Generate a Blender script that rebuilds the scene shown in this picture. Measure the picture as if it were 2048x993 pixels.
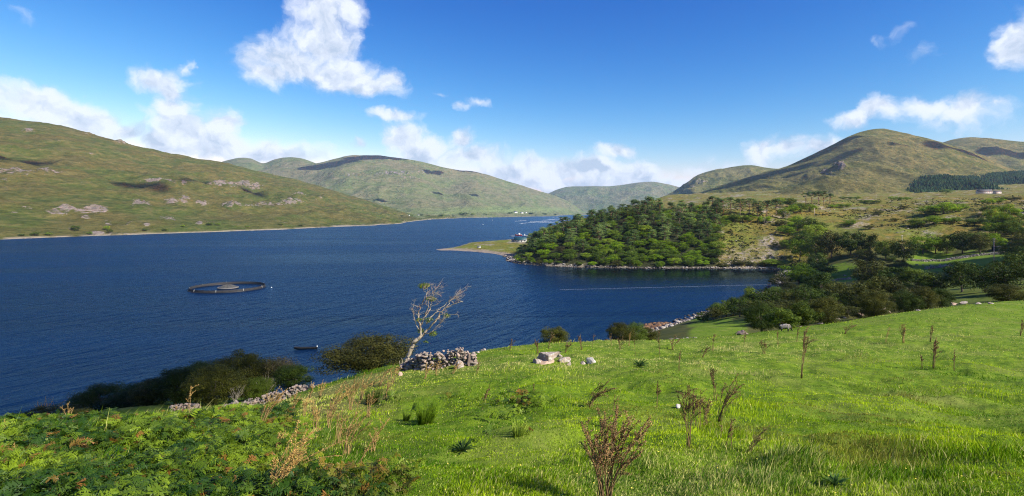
import bpy, bmesh, math, random
import numpy as np
from mathutils import Vector, Matrix, Quaternion

# ------------------------------------------------------------------ camera, sky, sun, exposure
for o in list(bpy.data.objects): bpy.data.objects.remove(o)
S = bpy.context.scene
COL = S.collection
R = math.radians
F = 1100.0          # focal length in photo pixels (2048 wide)
CZ = 45.0           # eye height above the sea inlet
HY = 424.0          # horizon row
cam = bpy.data.cameras.new('camera'); camo = bpy.data.objects.new('camera', cam); COL.objects.link(camo)
camo.location = (0, 0, CZ); camo.rotation_euler = (R(90), 0, 0)
cam.sensor_width = 36; cam.lens = 36*F/2048; cam.shift_y = -(496.5-HY)/2048
cam.clip_start = 0.1; cam.clip_end = 60000
S.camera = camo
S.view_settings.view_transform = 'Standard'; S.view_settings.look = 'None'
S.view_settings.gamma = 1; S.view_settings.use_curve_mapping = False
S.view_settings.exposure = 0.86
SUN_EL = 37.0
SD = Vector((0.86, -0.51, 0)).normalized()*math.cos(R(SUN_EL)); SD.z = math.sin(R(SUN_EL))
sun = bpy.data.lights.new('sun', 'SUN'); suno = bpy.data.objects.new('sun', sun); COL.objects.link(suno)
sun.energy = 4.9; sun.angle = R(0.5); sun.color = (1, 0.94, 0.84)
suno.rotation_euler = SD.to_track_quat('Z', 'Y').to_euler()

def nd(nt, typ, **kw):
    n = nt.nodes.new(typ)
    for k, v in kw.items():
        if k == 'ins':
            for i, x in v.items():
                if hasattr(x, 'is_output') or isinstance(x, bpy.types.NodeSocket): nt.links.new(x, n.inputs[i])
                else: n.inputs[i].default_value = x
        else: setattr(n, k, v)
    return n
def mth(nt, op, a, b=0.0, c=None, clamp=False):
    ins = {0: a, 1: b}
    if c is not None: ins[2] = c
    if op in ('SQRT','ABSOLUTE','SINE','COSINE','ARCSINE','FLOOR'): ins = {0: a}
    return nd(nt, 'ShaderNodeMath', operation=op, use_clamp=clamp, ins=ins).outputs[0]
def vm(nt, op, a, b=None, c=None):
    ins = {0: a}
    if b is not None: ins[1] = b
    if c is not None: ins[2] = c
    n = nd(nt, 'ShaderNodeVectorMath', operation=op, ins=ins)
    return n.outputs['Value'] if op in ('LENGTH','DOT_PRODUCT') else n.outputs[0]
def mapr(nt, v, a, b, c=0.0, d=1.0, smooth=False):
    return nd(nt, 'ShaderNodeMapRange', interpolation_type='SMOOTHSTEP' if smooth else 'LINEAR', ins={0: v, 1: a, 2: b, 3: c, 4: d}).outputs[0]
def mixc(nt, f, a, b, mode='MIX'):
    n = nd(nt, 'ShaderNodeMix', data_type='RGBA', blend_type=mode)
    for i, x in ((0, f), (6, a), (7, b)):
        if isinstance(x, bpy.types.NodeSocket): nt.links.new(x, n.inputs[i])
        else: n.inputs[i].default_value = (tuple(x)+(1,))[:4] if i else x
    return n.outputs[2]
def noise(nt, vec, scale, detail=4, rough=0.55, dist=0.0, ntype='FBM'):
    n = nd(nt, 'ShaderNodeTexNoise', ins={'Scale': scale, 'Detail': detail, 'Roughness': rough, 'Distortion': dist})
    if vec is not None: nt.links.new(vec, n.inputs['Vector'])
    return n

W = bpy.data.worlds.new('World'); S.world = W; W.use_nodes = True
W.cycles.sampling_method = 'MANUAL'; W.cycles.sample_map_resolution = 256
wt = W.node_tree; wt.nodes.clear()
sky = nd(wt, 'ShaderNodeTexSky', sky_type='NISHITA', sun_disc=False, sun_elevation=R(SUN_EL),
         sun_rotation=math.atan2(SD.x, SD.y), altitude=50, air_density=1.0, dust_density=0.35, ozone_density=3.0)
# deeper blue than the bare model: the clear polarised air of the day
ssp = nd(wt, 'ShaderNodeSeparateColor', ins={0: sky.outputs[0]})
def _grade(c, k, p): return mth(wt, 'MULTIPLY', mth(wt, 'POWER', mth(wt, 'MULTIPLY', c, 0.13), p), k/0.13)
hs = nd(wt, 'ShaderNodeCombineColor', ins={0: _grade(ssp.outputs[0], 5.6, 3.1), 1: _grade(ssp.outputs[1], 1.60, 1.85), 2: _grade(ssp.outputs[2], 1.17, 1.0)})
geo = nd(wt, 'ShaderNodeTexCoord')
sep = nd(wt, 'ShaderNodeSeparateXYZ', ins={0: geo.outputs['Generated']})
az = mth(wt, 'ARCTAN2', sep.outputs[0], sep.outputs[1])
el = mth(wt, 'ARCSINE', sep.outputs[2])
P = nd(wt, 'ShaderNodeCombineXYZ', ins={0: az, 1: el, 2: 0.0}).outputs[0]
# the cumulus of the day: centre (given by bearing and height above the horizon), size, strength
CL = [(640,30,70,55,1),(650,85,85,50,1),(585,125,95,45,1),(540,145,60,30,.9),(680,145,100,42,1),(755,168,65,28,1),(700,15,32,40,.7),
 (325,155,55,30,.9),(352,175,36,45,1),(352,225,60,60,.95),(390,262,95,44,1.0),(445,250,45,32,.9),(372,130,18,22,.5),
 (-20,205,90,50,1),(80,215,90,46,1.15),(160,240,90,44,1.15),(240,262,70,32,1),(310,280,90,30,.9),(410,292,140,36,1.0),(540,305,120,30,.9),(170,190,50,18,.3),
 (790,236,55,15,.7),(803,278,42,34,1),(850,305,55,28,1),(920,285,36,26,.9),(945,318,70,30,1),(1010,345,70,24,1),(705,295,22,13,.6),
 (1070,332,36,28,1),(1125,340,70,24,1),(1190,338,80,22,1),(1260,345,80,24,.9),(1232,302,44,18,1),(1385,335,50,20,.6),(1150,368,220,28,1.1),(1300,364,160,26,1.0),(1010,352,90,26,1.0),(1100,345,60,24,1.1),
 (1525,308,40,28,1),(1575,298,55,30,1),(1630,302,60,28,1),(1480,340,60,20,.4),
 (1690,238,60,22,.75),(1770,218,75,28,.9),(1850,208,75,30,.95),(1935,210,105,36,.95),(1995,200,60,24,.7),
 (2045,85,75,55,1),(875,190,26,12,.2),(915,210,26,12,.4),(955,202,32,14,.45),(20,20,60,50,.14),
 (1350,366,60,16,.6)]
TILT = [(1795,58,84,28,.24,.5),(1838,112,84,26,.22,.6)]
warp = noise(wt, P, 9.0, 5, 0.6)
wv = vm(wt, 'MULTIPLY_ADD', warp.outputs['Color'], (0.10, 0.07, 0), (-0.05, -0.035, 0))
Pw = vm(wt, 'ADD', P, wv)
def azel(px, py):
    a = math.atan((px-1024)/F); return a, math.atan((HY-py)/F*math.cos(a))
acc = None
for c in CL + TILT:
    a, e = azel(c[0], c[1]); sx = 1.12*c[2]/F*math.cos(a)**2; sy = 1.12*c[3]/F*math.cos(a)
    if len(c) == 6:
        t = c[5]; m = nd(wt, 'ShaderNodeMapping', vector_type='TEXTURE', ins={'Vector': Pw, 'Location': (a, e, 0), 'Rotation': (0, 0, t), 'Scale': (sx, sy, 1)}).outputs[0]
    else:
        m = vm(wt, 'MULTIPLY_ADD', Pw, (1/sx, 1/sy, 0), (-a/sx, -e/sy, 0))
    r2 = vm(wt, 'LENGTH', m)
    b = mth(wt, 'MULTIPLY_ADD', r2, -max(c[4]*.95, .62), c[4]*.95)
    acc = b if acc is None else mth(wt, 'SMOOTH_MAX', acc, b, 0.18)
# clouds elsewhere in the sky (behind and above the viewer)
gen = noise(wt, vm(wt, 'MULTIPLY', geo.outputs['Generated'], (1, 1, 2.2)), 2.6, 5, 0.6)
out = mapr(wt, mth(wt, 'ABSOLUTE', az), 0.82, 1.1)
out2 = mapr(wt, sep.outputs[2], 0.42, 0.6)
outm = mth(wt, 'MAXIMUM', out, out2)
gcl = mth(wt, 'ADD', mth(wt, 'MULTIPLY_ADD', gen.outputs[0], 3.0, -2.15), mth(wt, 'MULTIPLY_ADD', outm, 4.0, -4.0))
acc = mth(wt, 'MAXIMUM', acc, gcl)
n1 = noise(wt, Pw, 15.0, 8, 0.54, 0.15)
def dens(off, n):
    return mth(wt, 'ADD', acc, mth(wt, 'MULTIPLY_ADD', n, 1.9, -0.97))
d0 = dens(0, n1.outputs[0])
n2 = noise(wt, vm(wt, 'ADD', Pw, (0.006, 0.016, 0)), 15.0, 5, 0.54, 0.15)
alpha = mapr(wt, d0, -0.08, 0.60, 0, 1, True)
relief = mth(wt, 'SUBTRACT', n1.outputs[0], n2.outputs[0])
# thick parts shade grey-blue, rims facing the sun stay white
shade = mth(wt, 'MULTIPLY_ADD', relief, 5.5, 0.78)
shade = mth(wt, 'SUBTRACT', shade, mapr(wt, d0, 0.3, 1.3, 0.0, 0.62), clamp=True)
ccol = mixc(wt, shade, (3.9, 4.7, 6.0), (6.9, 7.3, 8.1))
col = mixc(wt, mth(wt, 'MULTIPLY', alpha, 0.95), hs.outputs[0], ccol)
bg = nd(wt, 'ShaderNodeBackground', ins={0: col, 1: 0.078})
wo = nd(wt, 'ShaderNodeOutputWorld', ins={0: bg.outputs[0]})
S.cycles.max_bounces = 8; S.cycles.transparent_max_bounces = 8
S.cycles.volume_bounces = 0
S.cycles.use_denoising = True; S.cycles.denoising_prefilter = 'NONE'; S.cycles.filter_width = 1.1
S.cycles.sample_clamp_indirect = 6

# ------------------------------------------------------------------ helpers
def tag(o, label=None, cat=None, group=None, kind=None):
    if label: o['label'] = label
    if cat: o['category'] = cat
    if group: o['group'] = group
    if kind: o['kind'] = kind
    return o
def empty(name, loc=(0,0,0), rz=0.0, scale=1.0):
    o = bpy.data.objects.new(name, None); o.location = loc; o.rotation_euler = (0,0,rz); o.scale = (scale,)*3 if not isinstance(scale, tuple) else scale
    o.empty_display_size = 0.3; COL.objects.link(o); return o
def add_obj(name, me, parent=None, mat=None):
    o = bpy.data.objects.new(name, me); COL.objects.link(o)
    if parent: o.parent = parent
    if mat and not me.materials: me.materials.append(mat)
    return o
class MB:
    def __init__(s): s.V = []; s.Fs = []; s.n = 0; s.A = []
    def add(s, V, *Fl, a=0.0):
        V = np.asarray(V, dtype=np.float64).reshape(-1, 3)
        for Fa in Fl:
            if Fa is not None and len(Fa): s.Fs.append(np.asarray(Fa, dtype=np.int64)+s.n)
        s.V.append(V); s.n += len(V)
        s.A.append(np.broadcast_to(np.asarray(a, dtype=np.float64), (len(V),)))
        return s
    def mesh(s, name, mat=None, smooth=False, attr=None):
        me = bpy.data.meshes.new(name)
        V = np.concatenate(s.V); me.vertices.add(len(V)); me.vertices.foreach_set('co', V.astype(np.float32).ravel())
        k = np.concatenate([np.full(len(f), f.shape[1]) for f in s.Fs]); st = np.concatenate([[0], np.cumsum(k)[:-1]])
        lv = np.concatenate([f.ravel() for f in s.Fs])
        me.loops.add(len(lv)); me.loops.foreach_set('vertex_index', lv.astype(np.int32))
        me.polygons.add(len(k)); me.polygons.foreach_set('loop_start', st.astype(np.int32))
        if smooth: me.polygons.foreach_set('use_smooth', np.ones(len(k), dtype=bool))
        if attr:
            at = me.attributes.new(attr, 'FLOAT', 'POINT'); at.data.foreach_set('value', np.concatenate(s.A).astype(np.float32))
        me.update(calc_edges=True)
        if mat: me.materials.append(mat)
        return me
    def build(s, name, mat, parent=None, smooth=False, attr=None):
        return add_obj(name, s.mesh(name, mat, smooth, attr), parent)
    def box(s, x0,x1,y0,y1,z0,z1, rz=0.0, c=(0,0,0), a=0.0):
        V = np.array([(x,y,z) for z in (z0,z1) for y in (y0,y1) for x in (x0,x1)], float)
        cs, sn = math.cos(rz), math.sin(rz)
        V = np.stack([V[:,0]*cs-V[:,1]*sn, V[:,0]*sn+V[:,1]*cs, V[:,2]],1)+np.array(c)
        return s.add(V, [(0,2,3,1),(4,5,7,6),(0,1,5,4),(2,6,7,3),(0,4,6,2),(1,3,7,5)], a=a)
    def tube(s, pts, rad, n=6, closed=False, a=0.0):
        pts = np.asarray(pts, float); m = len(pts); rad = np.broadcast_to(np.asarray(rad, float), (m,))
        T = np.gradient(pts, axis=0) if not closed else np.roll(pts,-1,0)-np.roll(pts,1,0)
        T /= np.linalg.norm(T, axis=1)[:,None]+1e-12
        ref = np.array([0.31,0.17,0.93]); 
        U = np.cross(T, ref); U /= np.linalg.norm(U,axis=1)[:,None]+1e-9; Wv = np.cross(T, U)
        t = np.arange(n)*2*np.pi/n
        V = pts[:,None,:]+rad[:,None,None]*(np.cos(t)[None,:,None]*U[:,None,:]+np.sin(t)[None,:,None]*Wv[:,None,:])
        i = np.arange(m if closed else m-1)[:,None]; j = np.arange(n)[None,:]
        i2 = (i+1)%m; j2 = (j+1)%n
        Q = np.stack([i*n+j, i*n+j2, i2*n+j2, i2*n+j], -1).reshape(-1,4)
        s.add(V.reshape(-1,3), Q, a=a)
        if not closed and n > 2:
            s.Fs.append(np.array([list(range(n))[::-1]])+s.n-m*n); s.Fs.append(np.array([list(range((m-1)*n, m*n))])+s.n-m*n)
        return s
def grid_faces(nu, nv):
    i = np.arange(nu-1)[:,None]; j = np.arange(nv-1)[None,:]
    return np.stack([i*nv+j, (i+1)*nv+j, (i+1)*nv+j+1, i*nv+j+1], -1).reshape(-1,4)

def _h(ix, iy, s):
    h = (ix.astype(np.int64)*374761393 + iy.astype(np.int64)*668265263 + s*974634777) & 0xffffffff
    h = ((h ^ (h >> 13))*1274126177) & 0xffffffff
    h = h ^ (h >> 16)
    return (h & 0xffffff)/float(0xffffff)
def vn(x, y, s=0):
    x = np.asarray(x, float); y = np.asarray(y, float)
    ix = np.floor(x); iy = np.floor(y); fx = x-ix; fy = y-iy; ix = ix.astype(np.int64); iy = iy.astype(np.int64)
    fx = fx*fx*fx*(fx*(fx*6-15)+10); fy = fy*fy*fy*(fy*(fy*6-15)+10)
    a = _h(ix,iy,s); b = _h(ix+1,iy,s); c = _h(ix,iy+1,s); d = _h(ix+1,iy+1,s)
    return (a*(1-fx)+b*fx)*(1-fy)+(c*(1-fx)+d*fx)*fy*1.0 - 0.5
def fbm(x, y, o=5, s=0, g=0.5):
    r = 0; a = 1.0; x = np.asarray(x, float); y = np.asarray(y, float)
    for k in range(o):
        r = r+a*vn(x, y, s+k); a *= g; x, y = 2.03*(x*0.8-y*0.6)+7.3, 2.03*(x*0.6+y*0.8)+1.7
    return r
def ridged(x, y, o=4, s=0):
    r = 0; a = 1.0; x = np.asarray(x, float); y = np.asarray(y, float)
    for k in range(o):
        r = r+a*(1-4*np.abs(vn(x, y, s+k))); a *= 0.5; x, y = 2.1*(x*0.8-y*0.6)+3.3, 2.1*(x*0.6+y*0.8)+5.7
    return r
def sst(x, a, b):
    t = np.clip((np.asarray(x, float)-a)/(b-a), 0, 1); return t*t*(3-2*t)
def W3(px, py, Y): return ((px-1024)/F*Y, Y, CZ+(HY-py)/F*Y)

# ------------------------------------------------------------------ materials
def newmat(name):
    m = bpy.data.materials.new(name); m.use_nodes = True; nt = m.node_tree
    b = nt.nodes['Principled BSDF']; b.inputs['Specular IOR Level'].default_value = 0.25; b.inputs['Roughness'].default_value = 0.8
    return m, nt, b
def simple(name, c, rough=0.7, var=0.15, scale=3.0, metal=0.0, spec=0.3):
    m, nt, b = newmat(name)
    tc = nd(nt, 'ShaderNodeTexCoord')
    n = noise(nt, tc.outputs['Object'], scale, 5, 0.6)
    f = mapr(nt, n.outputs[0], 0.3, 0.7)
    cc = mixc(nt, f, tuple(x*(1-var) for x in c), tuple(min(1, x*(1+var)) for x in c))
    nt.links.new(cc, b.inputs['Base Color']); b.inputs['Roughness'].default_value = rough
    b.inputs['Metallic'].default_value = metal; b.inputs['Specular IOR Level'].default_value = spec
    return m
def attr(nt, n): return nd(nt, 'ShaderNodeAttribute', attribute_name=n).outputs['Fac']
def leafmat(name, c1, c2, c3=None, trans=0.35, clump=0.6, objvar=0.38, rough=0.55, islandvar=0.5):
    m, nt, b = newmat(name)
    g = nd(nt, 'ShaderNodeNewGeometry'); tc = nd(nt, 'ShaderNodeTexCoord'); oi = nd(nt, 'ShaderNodeObjectInfo')
    n = noise(nt, tc.outputs['Object'], clump, 3, 0.6)
    f = mapr(nt, n.outputs[0], 0.35, 0.65)
    f = mth(nt, 'MULTIPLY_ADD', mth(nt, 'SUBTRACT', g.outputs['Random Per Island'], 0.5), islandvar, f, clamp=True)
    cc = mixc(nt, f, c1, c2)
    if c3: cc = mixc(nt, mapr(nt, oi.outputs['Random'], 0.6, 1.0, 0, 0.8), cc, c3)
    v = mth(nt, 'MULTIPLY_ADD', oi.outputs['Random'], objvar*2, 1-objvar)
    h = nd(nt, 'ShaderNodeHueSaturation', ins={'Color': cc, 'Value': v})
    nt.links.new(h.outputs[0], b.inputs['Base Color']); b.inputs['Roughness'].default_value = rough; b.inputs['Specular IOR Level'].default_value = 0.1
    tr = nd(nt, 'ShaderNodeBsdfTranslucent', ins={0: h.outputs[0]})
    mx = nd(nt, 'ShaderNodeMixShader', ins={0: trans, 1: b.outputs[0], 2: tr.outputs[0]})
    nt.links.new(mx.outputs[0], nt.nodes['Material Output'].inputs[0])
    return m
def bump(nt, b, h, dist, strength=1.0):
    bn = nd(nt, 'ShaderNodeBump', ins={'Height': h, 'Distance': dist, 'Strength': strength}); nt.links.new(bn.outputs[0], b.inputs['Normal']); return bn
def rockmat(name, c1, c2, c3, scale=2.0, bd=0.03, lich=0.55):
    m, nt, b = newmat(name)
    tc = nd(nt, 'ShaderNodeTexCoord'); g = nd(nt, 'ShaderNodeNewGeometry')
    n = noise(nt, tc.outputs['Object'], scale, 8, 0.65); n2 = noise(nt, tc.outputs['Object'], scale*3.3, 5, 0.6)
    cc = mixc(nt, mapr(nt, n.outputs[0], 0.35, 0.65), c1, c2)
    isl = g.outputs['Random Per Island']
    cc = mixc(nt, mth(nt, 'MULTIPLY', isl, 0.6), cc, c3)
    cc = mixc(nt, mapr(nt, n2.outputs[0], lich, lich+0.06), cc, (0.36, 0.35, 0.31))
    v = mth(nt, 'MULTIPLY_ADD', isl, 0.5, 0.75)
    h = nd(nt, 'ShaderNodeHueSaturation', ins={'Color': cc, 'Value': v})
    nt.links.new(h.outputs[0], b.inputs['Base Color']); b.inputs['Roughness'].default_value = 0.9
    bump(nt, b, n.outputs[0], bd)
    return m

# ------------------------------------------------------------------ terrain height
# (photo column, photo row, depth in metres) of ground points
CP = []
def col(px, *pts):
    for py, Y in pts: CP.append((px, py, Y))
for px in (-700,):
    col(px, (2200,1.2),(1250,4),(1010,8),(900,16),(880,30),(850,70))
col(-200, (2000,1.2),(1200,4),(1000,7),(900,12),(858,17),(880,26),(900,45),(900,70))
col(0, (2000,1.2),(1200,4),(993,6.6),(905,10.5),(853,16),(870,24),(880,45),(850,75))
col(200, (2000,1.2),(1200,4),(993,6.4),(900,10.5),(842,17.5),(845,26),(815,48),(800,80))
col(400, (2000,1.2),(1200,4),(993,6.2),(900,10.5),(832,19),(826,28),(803,48),(790,75))
col(550, (2000,1.2),(1200,4),(993,6.2),(900,10.5),(830,18),(815,30),(792,45),(790,70))
col(700, (2000,1.2),(1200,4),(993,6),(890,10.5),(810,18),(765,27),(752,36),(765,60))
col(880, (2000,1.2),(1200,4),(993,6),(880,10.5),(790,18),(738,28),(717,37),(735,60))
col(1050,(2000,1.2),(1200,4),(993,6),(865,11),(765,20),(710,32),(690,44),(715,75))
col(1220,(2000,1.2),(1200,4),(993,6),(855,11.5),(750,22),(703,36),(683,48),(705,85))
col(1400,(2000,1.2),(1200,4),(993,6),(850,12),(750,23),(700,38),(678,52),(682,80),(655,125),(645,165))
col(1600,(2000,1.2),(1200,4),(993,6),(850,12.5),(745,25),(690,41),(655,61),(672,90),(625,150),(575,260))
col(1800,(2000,1.2),(1200,4),(985,6.2),(850,13),(740,27),(670,46),(626,70),(640,100),(600,165),(545,300))
col(2000,(2000,1.2),(1200,4),(980,6.4),(850,14),(730,29),(660,50),(606,76),(612,105),(580,150),(545,240),(515,330))
col(2200,(2000,1.2),(1200,4),(970,6.6),(850,15),(720,31),(650,55),(600,85),(600,120),(560,180),(500,350))
col(2900,(2000,1.2),(1200,4),(960,7),(800,18),(650,45),(560,120),(490,300),(420,700))
# moor and headland
col(1030,(505,540),(480,720)); col(1060,(503,510),(480,640),(468,850))
col(1100,(500,490),(472,550),(455,750)); col(1180,(505,480),(478,520),(448,580),(440,800),(432,1200))
col(1300,(515,465),(480,500),(448,545),(424,610),(424,800),(420,1200))
col(1400,(515,462),(480,490),(450,535),(424,620),(420,800),(411,1200),(404,1700))
col(1500,(505,465),(480,490),(440,550),(417,680),(412,850),(404,1200),(397,1700))
col(1600,(530,440),(500,460),(460,510),(430,600),(414,760),(403,1200),(393,1700))
col(1700,(540,345),(520,390),(485,440),(450,520),(420,680),(402,1000),(394,1500),(388,1900))
col(1870,(530,345),(520,375),(500,420),(460,470),(425,620),(402,900),(392,1400),(384,1900))
col(2040,(515,330),(500,370),(460,430),(420,560),(398,850),(387,1400),(380,1900))
col(2300,(480,350),(430,500),(390,900),(375,1500)); col(3200,(430,500),(380,1000),(350,1900))
_cp = np.array(CP, float)
def _co(X, Y):
    Yc = np.maximum(Y, 1.0); return np.stack([X/Yc*1.9, np.log(Yc)*1.25], -1)
_pa = np.stack([(_cp[:,0]-1024)/F*1.9, np.log(_cp[:,2])*1.25], -1)
# we fit the sight-line slope (Z-CZ)/Y, which varies gently, instead of Z
_val = (HY-_cp[:,1])/F
def _U(r2): return 0.5*r2*np.log(r2+1e-9)
def _fit():
    n = len(_pa); d = ((_pa[:,None]-_pa[None])**2).sum(-1)
    A = np.zeros((n+3,n+3)); A[:n,:n] = _U(d)+np.eye(n)*0.002; A[:n,n] = 1; A[:n,n+1:] = _pa; A[n:,:n] = A[:n,n:].T
    return np.linalg.solve(A, np.concatenate([_val, np.zeros(3)]))
_w = _fit()
def base_h(X, Y):
    X = np.asarray(X, float).ravel(); Y = np.asarray(Y, float).ravel(); out = np.empty(len(X))
    for k in range(0, len(X), 40000):
        q = _co(X[k:k+40000], Y[k:k+40000]); d = ((q[:,None]-_pa[None])**2).sum(-1)
        s = _U(d)@_w[:-3]+_w[-3]+q@_w[-2:]
        out[k:k+40000] = CZ+s*np.maximum(Y[k:k+40000],1.0)
    return out
def sh(px, py): Y = CZ*F/(py-HY); return ((px-1024)/F*Y, Y)
def sY(px, Y): return ((px-1024)/F*Y, Y)
POLY = [(-900,20),sY(-800,60),sY(-300,90),sY(0,104),sY(200,112),sY(400,122),sY(640,144),sY(850,158),sY(1040,170),sY(1180,182),sY(1290,205),sh(1345,648),sh(1400,628),
 sh(1450,615),sh(1500,600),sh(1540,578),sh(1553,560),sh(1566,541),sh(1540,538.5),sh(1500,538),sh(1440,537.5),sh(1380,537.5),sh(1300,537.5),sh(1240,537),sh(1200,536),sh(1150,535),sh(1100,533),sh(1060,530),
 sh(1035,527),sh(1018,523),sh(1020,517),sh(1008,512.5),sh(985,508.5),sh(960,505.5),sh(930,503),sh(905,501.5),sh(880,501.5),sh(868,500),sh(885,498),sh(908,495),sh(925,490),sh(935,486),
 sh(975,483),sh(1015,480),sh(1040,478),(30,930),(60,1000),(110,1080),(180,1250),(330,1700),(700,2600),(9000,2600),(9000,-100),(-900,-100)]
POLY = np.array(POLY)
def sdist(X, Y):
    X = np.asarray(X,float).ravel(); Y = np.asarray(Y,float).ravel()
    d = np.full(len(X), 1e18); ins = np.zeros(len(X), bool)
    n = len(POLY)
    for i in range(n):
        ax, ay = POLY[i]; bx, by = POLY[(i+1)%n]
        ex, ey = bx-ax, by-ay; t = np.clip(((X-ax)*ex+(Y-ay)*ey)/(ex*ex+ey*ey), 0, 1)
        d = np.minimum(d, (X-ax-t*ex)**2+(Y-ay-t*ey)**2)
        c = ((ay > Y) != (by > Y)) & (X < (bx-ax)*(Y-ay)/(by-ay+1e-12)+ax); ins ^= c
    d = np.sqrt(d); return np.where(ins, d, -d)
def hummock(X, Y):
    near = 0.30*fbm(X/2.9, Y/2.9, 3, 11)+0.17*fbm(X/1.0, Y/1.0, 4, 31)
    nf = sst(Y, 90, 30)
    mid = 5.0*fbm(X/60, Y/60, 5, 51)+1.2*fbm(X/9, Y/9, 4, 61)
    mf = sst(Y, 280, 480)
    return near*nf+0.9*fbm(X/14,Y/14,4,21)*sst(Y,50,120)*(1-mf)+mid*mf
def gh(X, Y):
    X = np.asarray(X,float).ravel(); Y = np.asarray(Y,float).ravel()
    T = base_h(X, Y)+hummock(X, Y)
    sd = sdist(X, Y)+ sst(Y,150,300)*5*fbm(X/22,Y/22,4,77)
    # the spit is low
    cc_ = sst(Y,560,640)*26; spit = sst(X, 25+cc_, -5+cc_)*sst(Y, 470, 520)
    T = np.where(spit > 0, T*(1-spit)+spit*(3.2+0.8*fbm(X/15,Y/15,3,5)), T)
    T = np.maximum(T, 1.2)
    L = np.where(Y < 300, 16.0, 12.0)*(1-spit)+20*spit
    land = T*(1-np.exp(-np.maximum(sd,0)/L))
    return np.where(sd > 0, land, np.maximum(sd*0.35, -6.0))
def gz(x, y): return float(gh([x],[y])[0])
def ghit(px, py, ymin=3, ymax=1800):
    Y = np.exp(np.linspace(math.log(ymin), math.log(ymax), 900)); X = (px-1024)/F*Y; Z = CZ+(HY-py)/F*Y
    g = gh(X, Y); k = np.where(Z <= g)[0]
    if not len(k): return None
    k = k[0]
    if k == 0: return (X[0], Y[0], g[0])
    a = Z[k-1]-g[k-1]; b = g[k]-Z[k]; t = a/(a+b+1e-9); y = Y[k-1]+(Y[k]-Y[k-1])*t
    x = (px-1024)/F*y; return (x, y, gz(x, y))

# ground sheet
nu, nv = 640, 560
pxs = np.concatenate([np.linspace(-2500,-60,60,endpoint=False), np.linspace(-60,2110,500,endpoint=False), np.linspace(2110,5200,80)])
Ys = np.exp(np.linspace(math.log(0.9), math.log(2400), nv))
PX, YY = np.meshgrid(pxs, Ys, indexing='ij'); XX = (PX-1024)/F*YY
ZZ = gh(XX, YY).reshape(XX.shape)
SDm = sdist(XX, YY)

g = MB(); g.add(np.stack([XX.ravel(), YY.ravel(), ZZ.ravel()],1), grid_faces(nu, nv))
ground_me = g.mesh('ground', None, True)
def setattr_f(me, name, v):
    a = me.attributes.new(name, 'FLOAT', 'POINT'); a.data.foreach_set('value', np.asarray(v, np.float32).ravel())
Xr, Yr, Zr = XX.ravel(), YY.ravel(), ZZ.ravel(); PXr = PX.ravel()
SDr = SDm
PXw = PXr+22*fbm(Xr/14,Yr/14,4,211)
moor = sst(Yr, 395, 430)
# small green fields in the valley
spitm = sst(Xr, 25, -5)*sst(Yr, 470, 520)
moor = moor*(1-spitm*0.9)
rockm = np.clip(sst(fbm(Xr/16, Yr/26, 5, 91), 0.22, 0.45)*sst(Yr, 430, 470), 0, 1)
cl = np.exp(-((PXr-1500)/62)**4)*sst(SDr, 60, 10)*sst(Yr, 400, 440)      # rocky bank above the bay
rockm = np.clip(rockm+cl*(0.75+1.6*fbm(Xr/5, Yr/5, 4, 93)), 0, 1)
shore = sst(SDr+2.5*fbm(Xr/6,Yr/6,3,95), 7, 1.5)
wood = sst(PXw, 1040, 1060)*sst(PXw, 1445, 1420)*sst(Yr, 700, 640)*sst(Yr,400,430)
beach = sst(SDr, 16, 10)*spitm*sst(Yr, 700, 660)
stalk = sst(PXr, 560, 640)*sst(PXr, 830, 760)*sst(Yr, 14, 17)*sst(Yr, 36, 30)
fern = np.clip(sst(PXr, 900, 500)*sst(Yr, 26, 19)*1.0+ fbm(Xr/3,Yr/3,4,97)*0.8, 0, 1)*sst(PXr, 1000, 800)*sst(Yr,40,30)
PYr = HY-(Zr-CZ)/Yr*F
rough = sst(Yr, 90, 115)*(1-spitm)
PXw = PXr+22*fbm(Xr/14,Yr/14,4,211); PYw = PYr+10*fbm(Xr/11,Yr/11,4,213)
def box_(a,b,c,d,e=8):
    PXr, PYr = PXw, PYw; return sst(PXr,a-e,a+e)*sst(PXr,b+e,b-e)*sst(PYr,c-4,c)*sst(PYr,d+4,d)
fld = np.maximum.reduce([box_(1655,1715,530,562), box_(1818,2010,508,545), box_(1380,1500,640,690), 0.35*box_(1880,2300,566,612)*(Yr>90)])
rough = rough*(1-fld*(Yr>90))
moor = moor*(1-fld); moor = np.where(spitm>0.5, 0.8, moor)
for nme, v in (('rough',rough),('moor',moor),('rock',rockm),('shore',shore),('wood',wood),('beach',beach),('fern',fern),('dry',stalk)): setattr_f(ground_me, nme, v)

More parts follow.
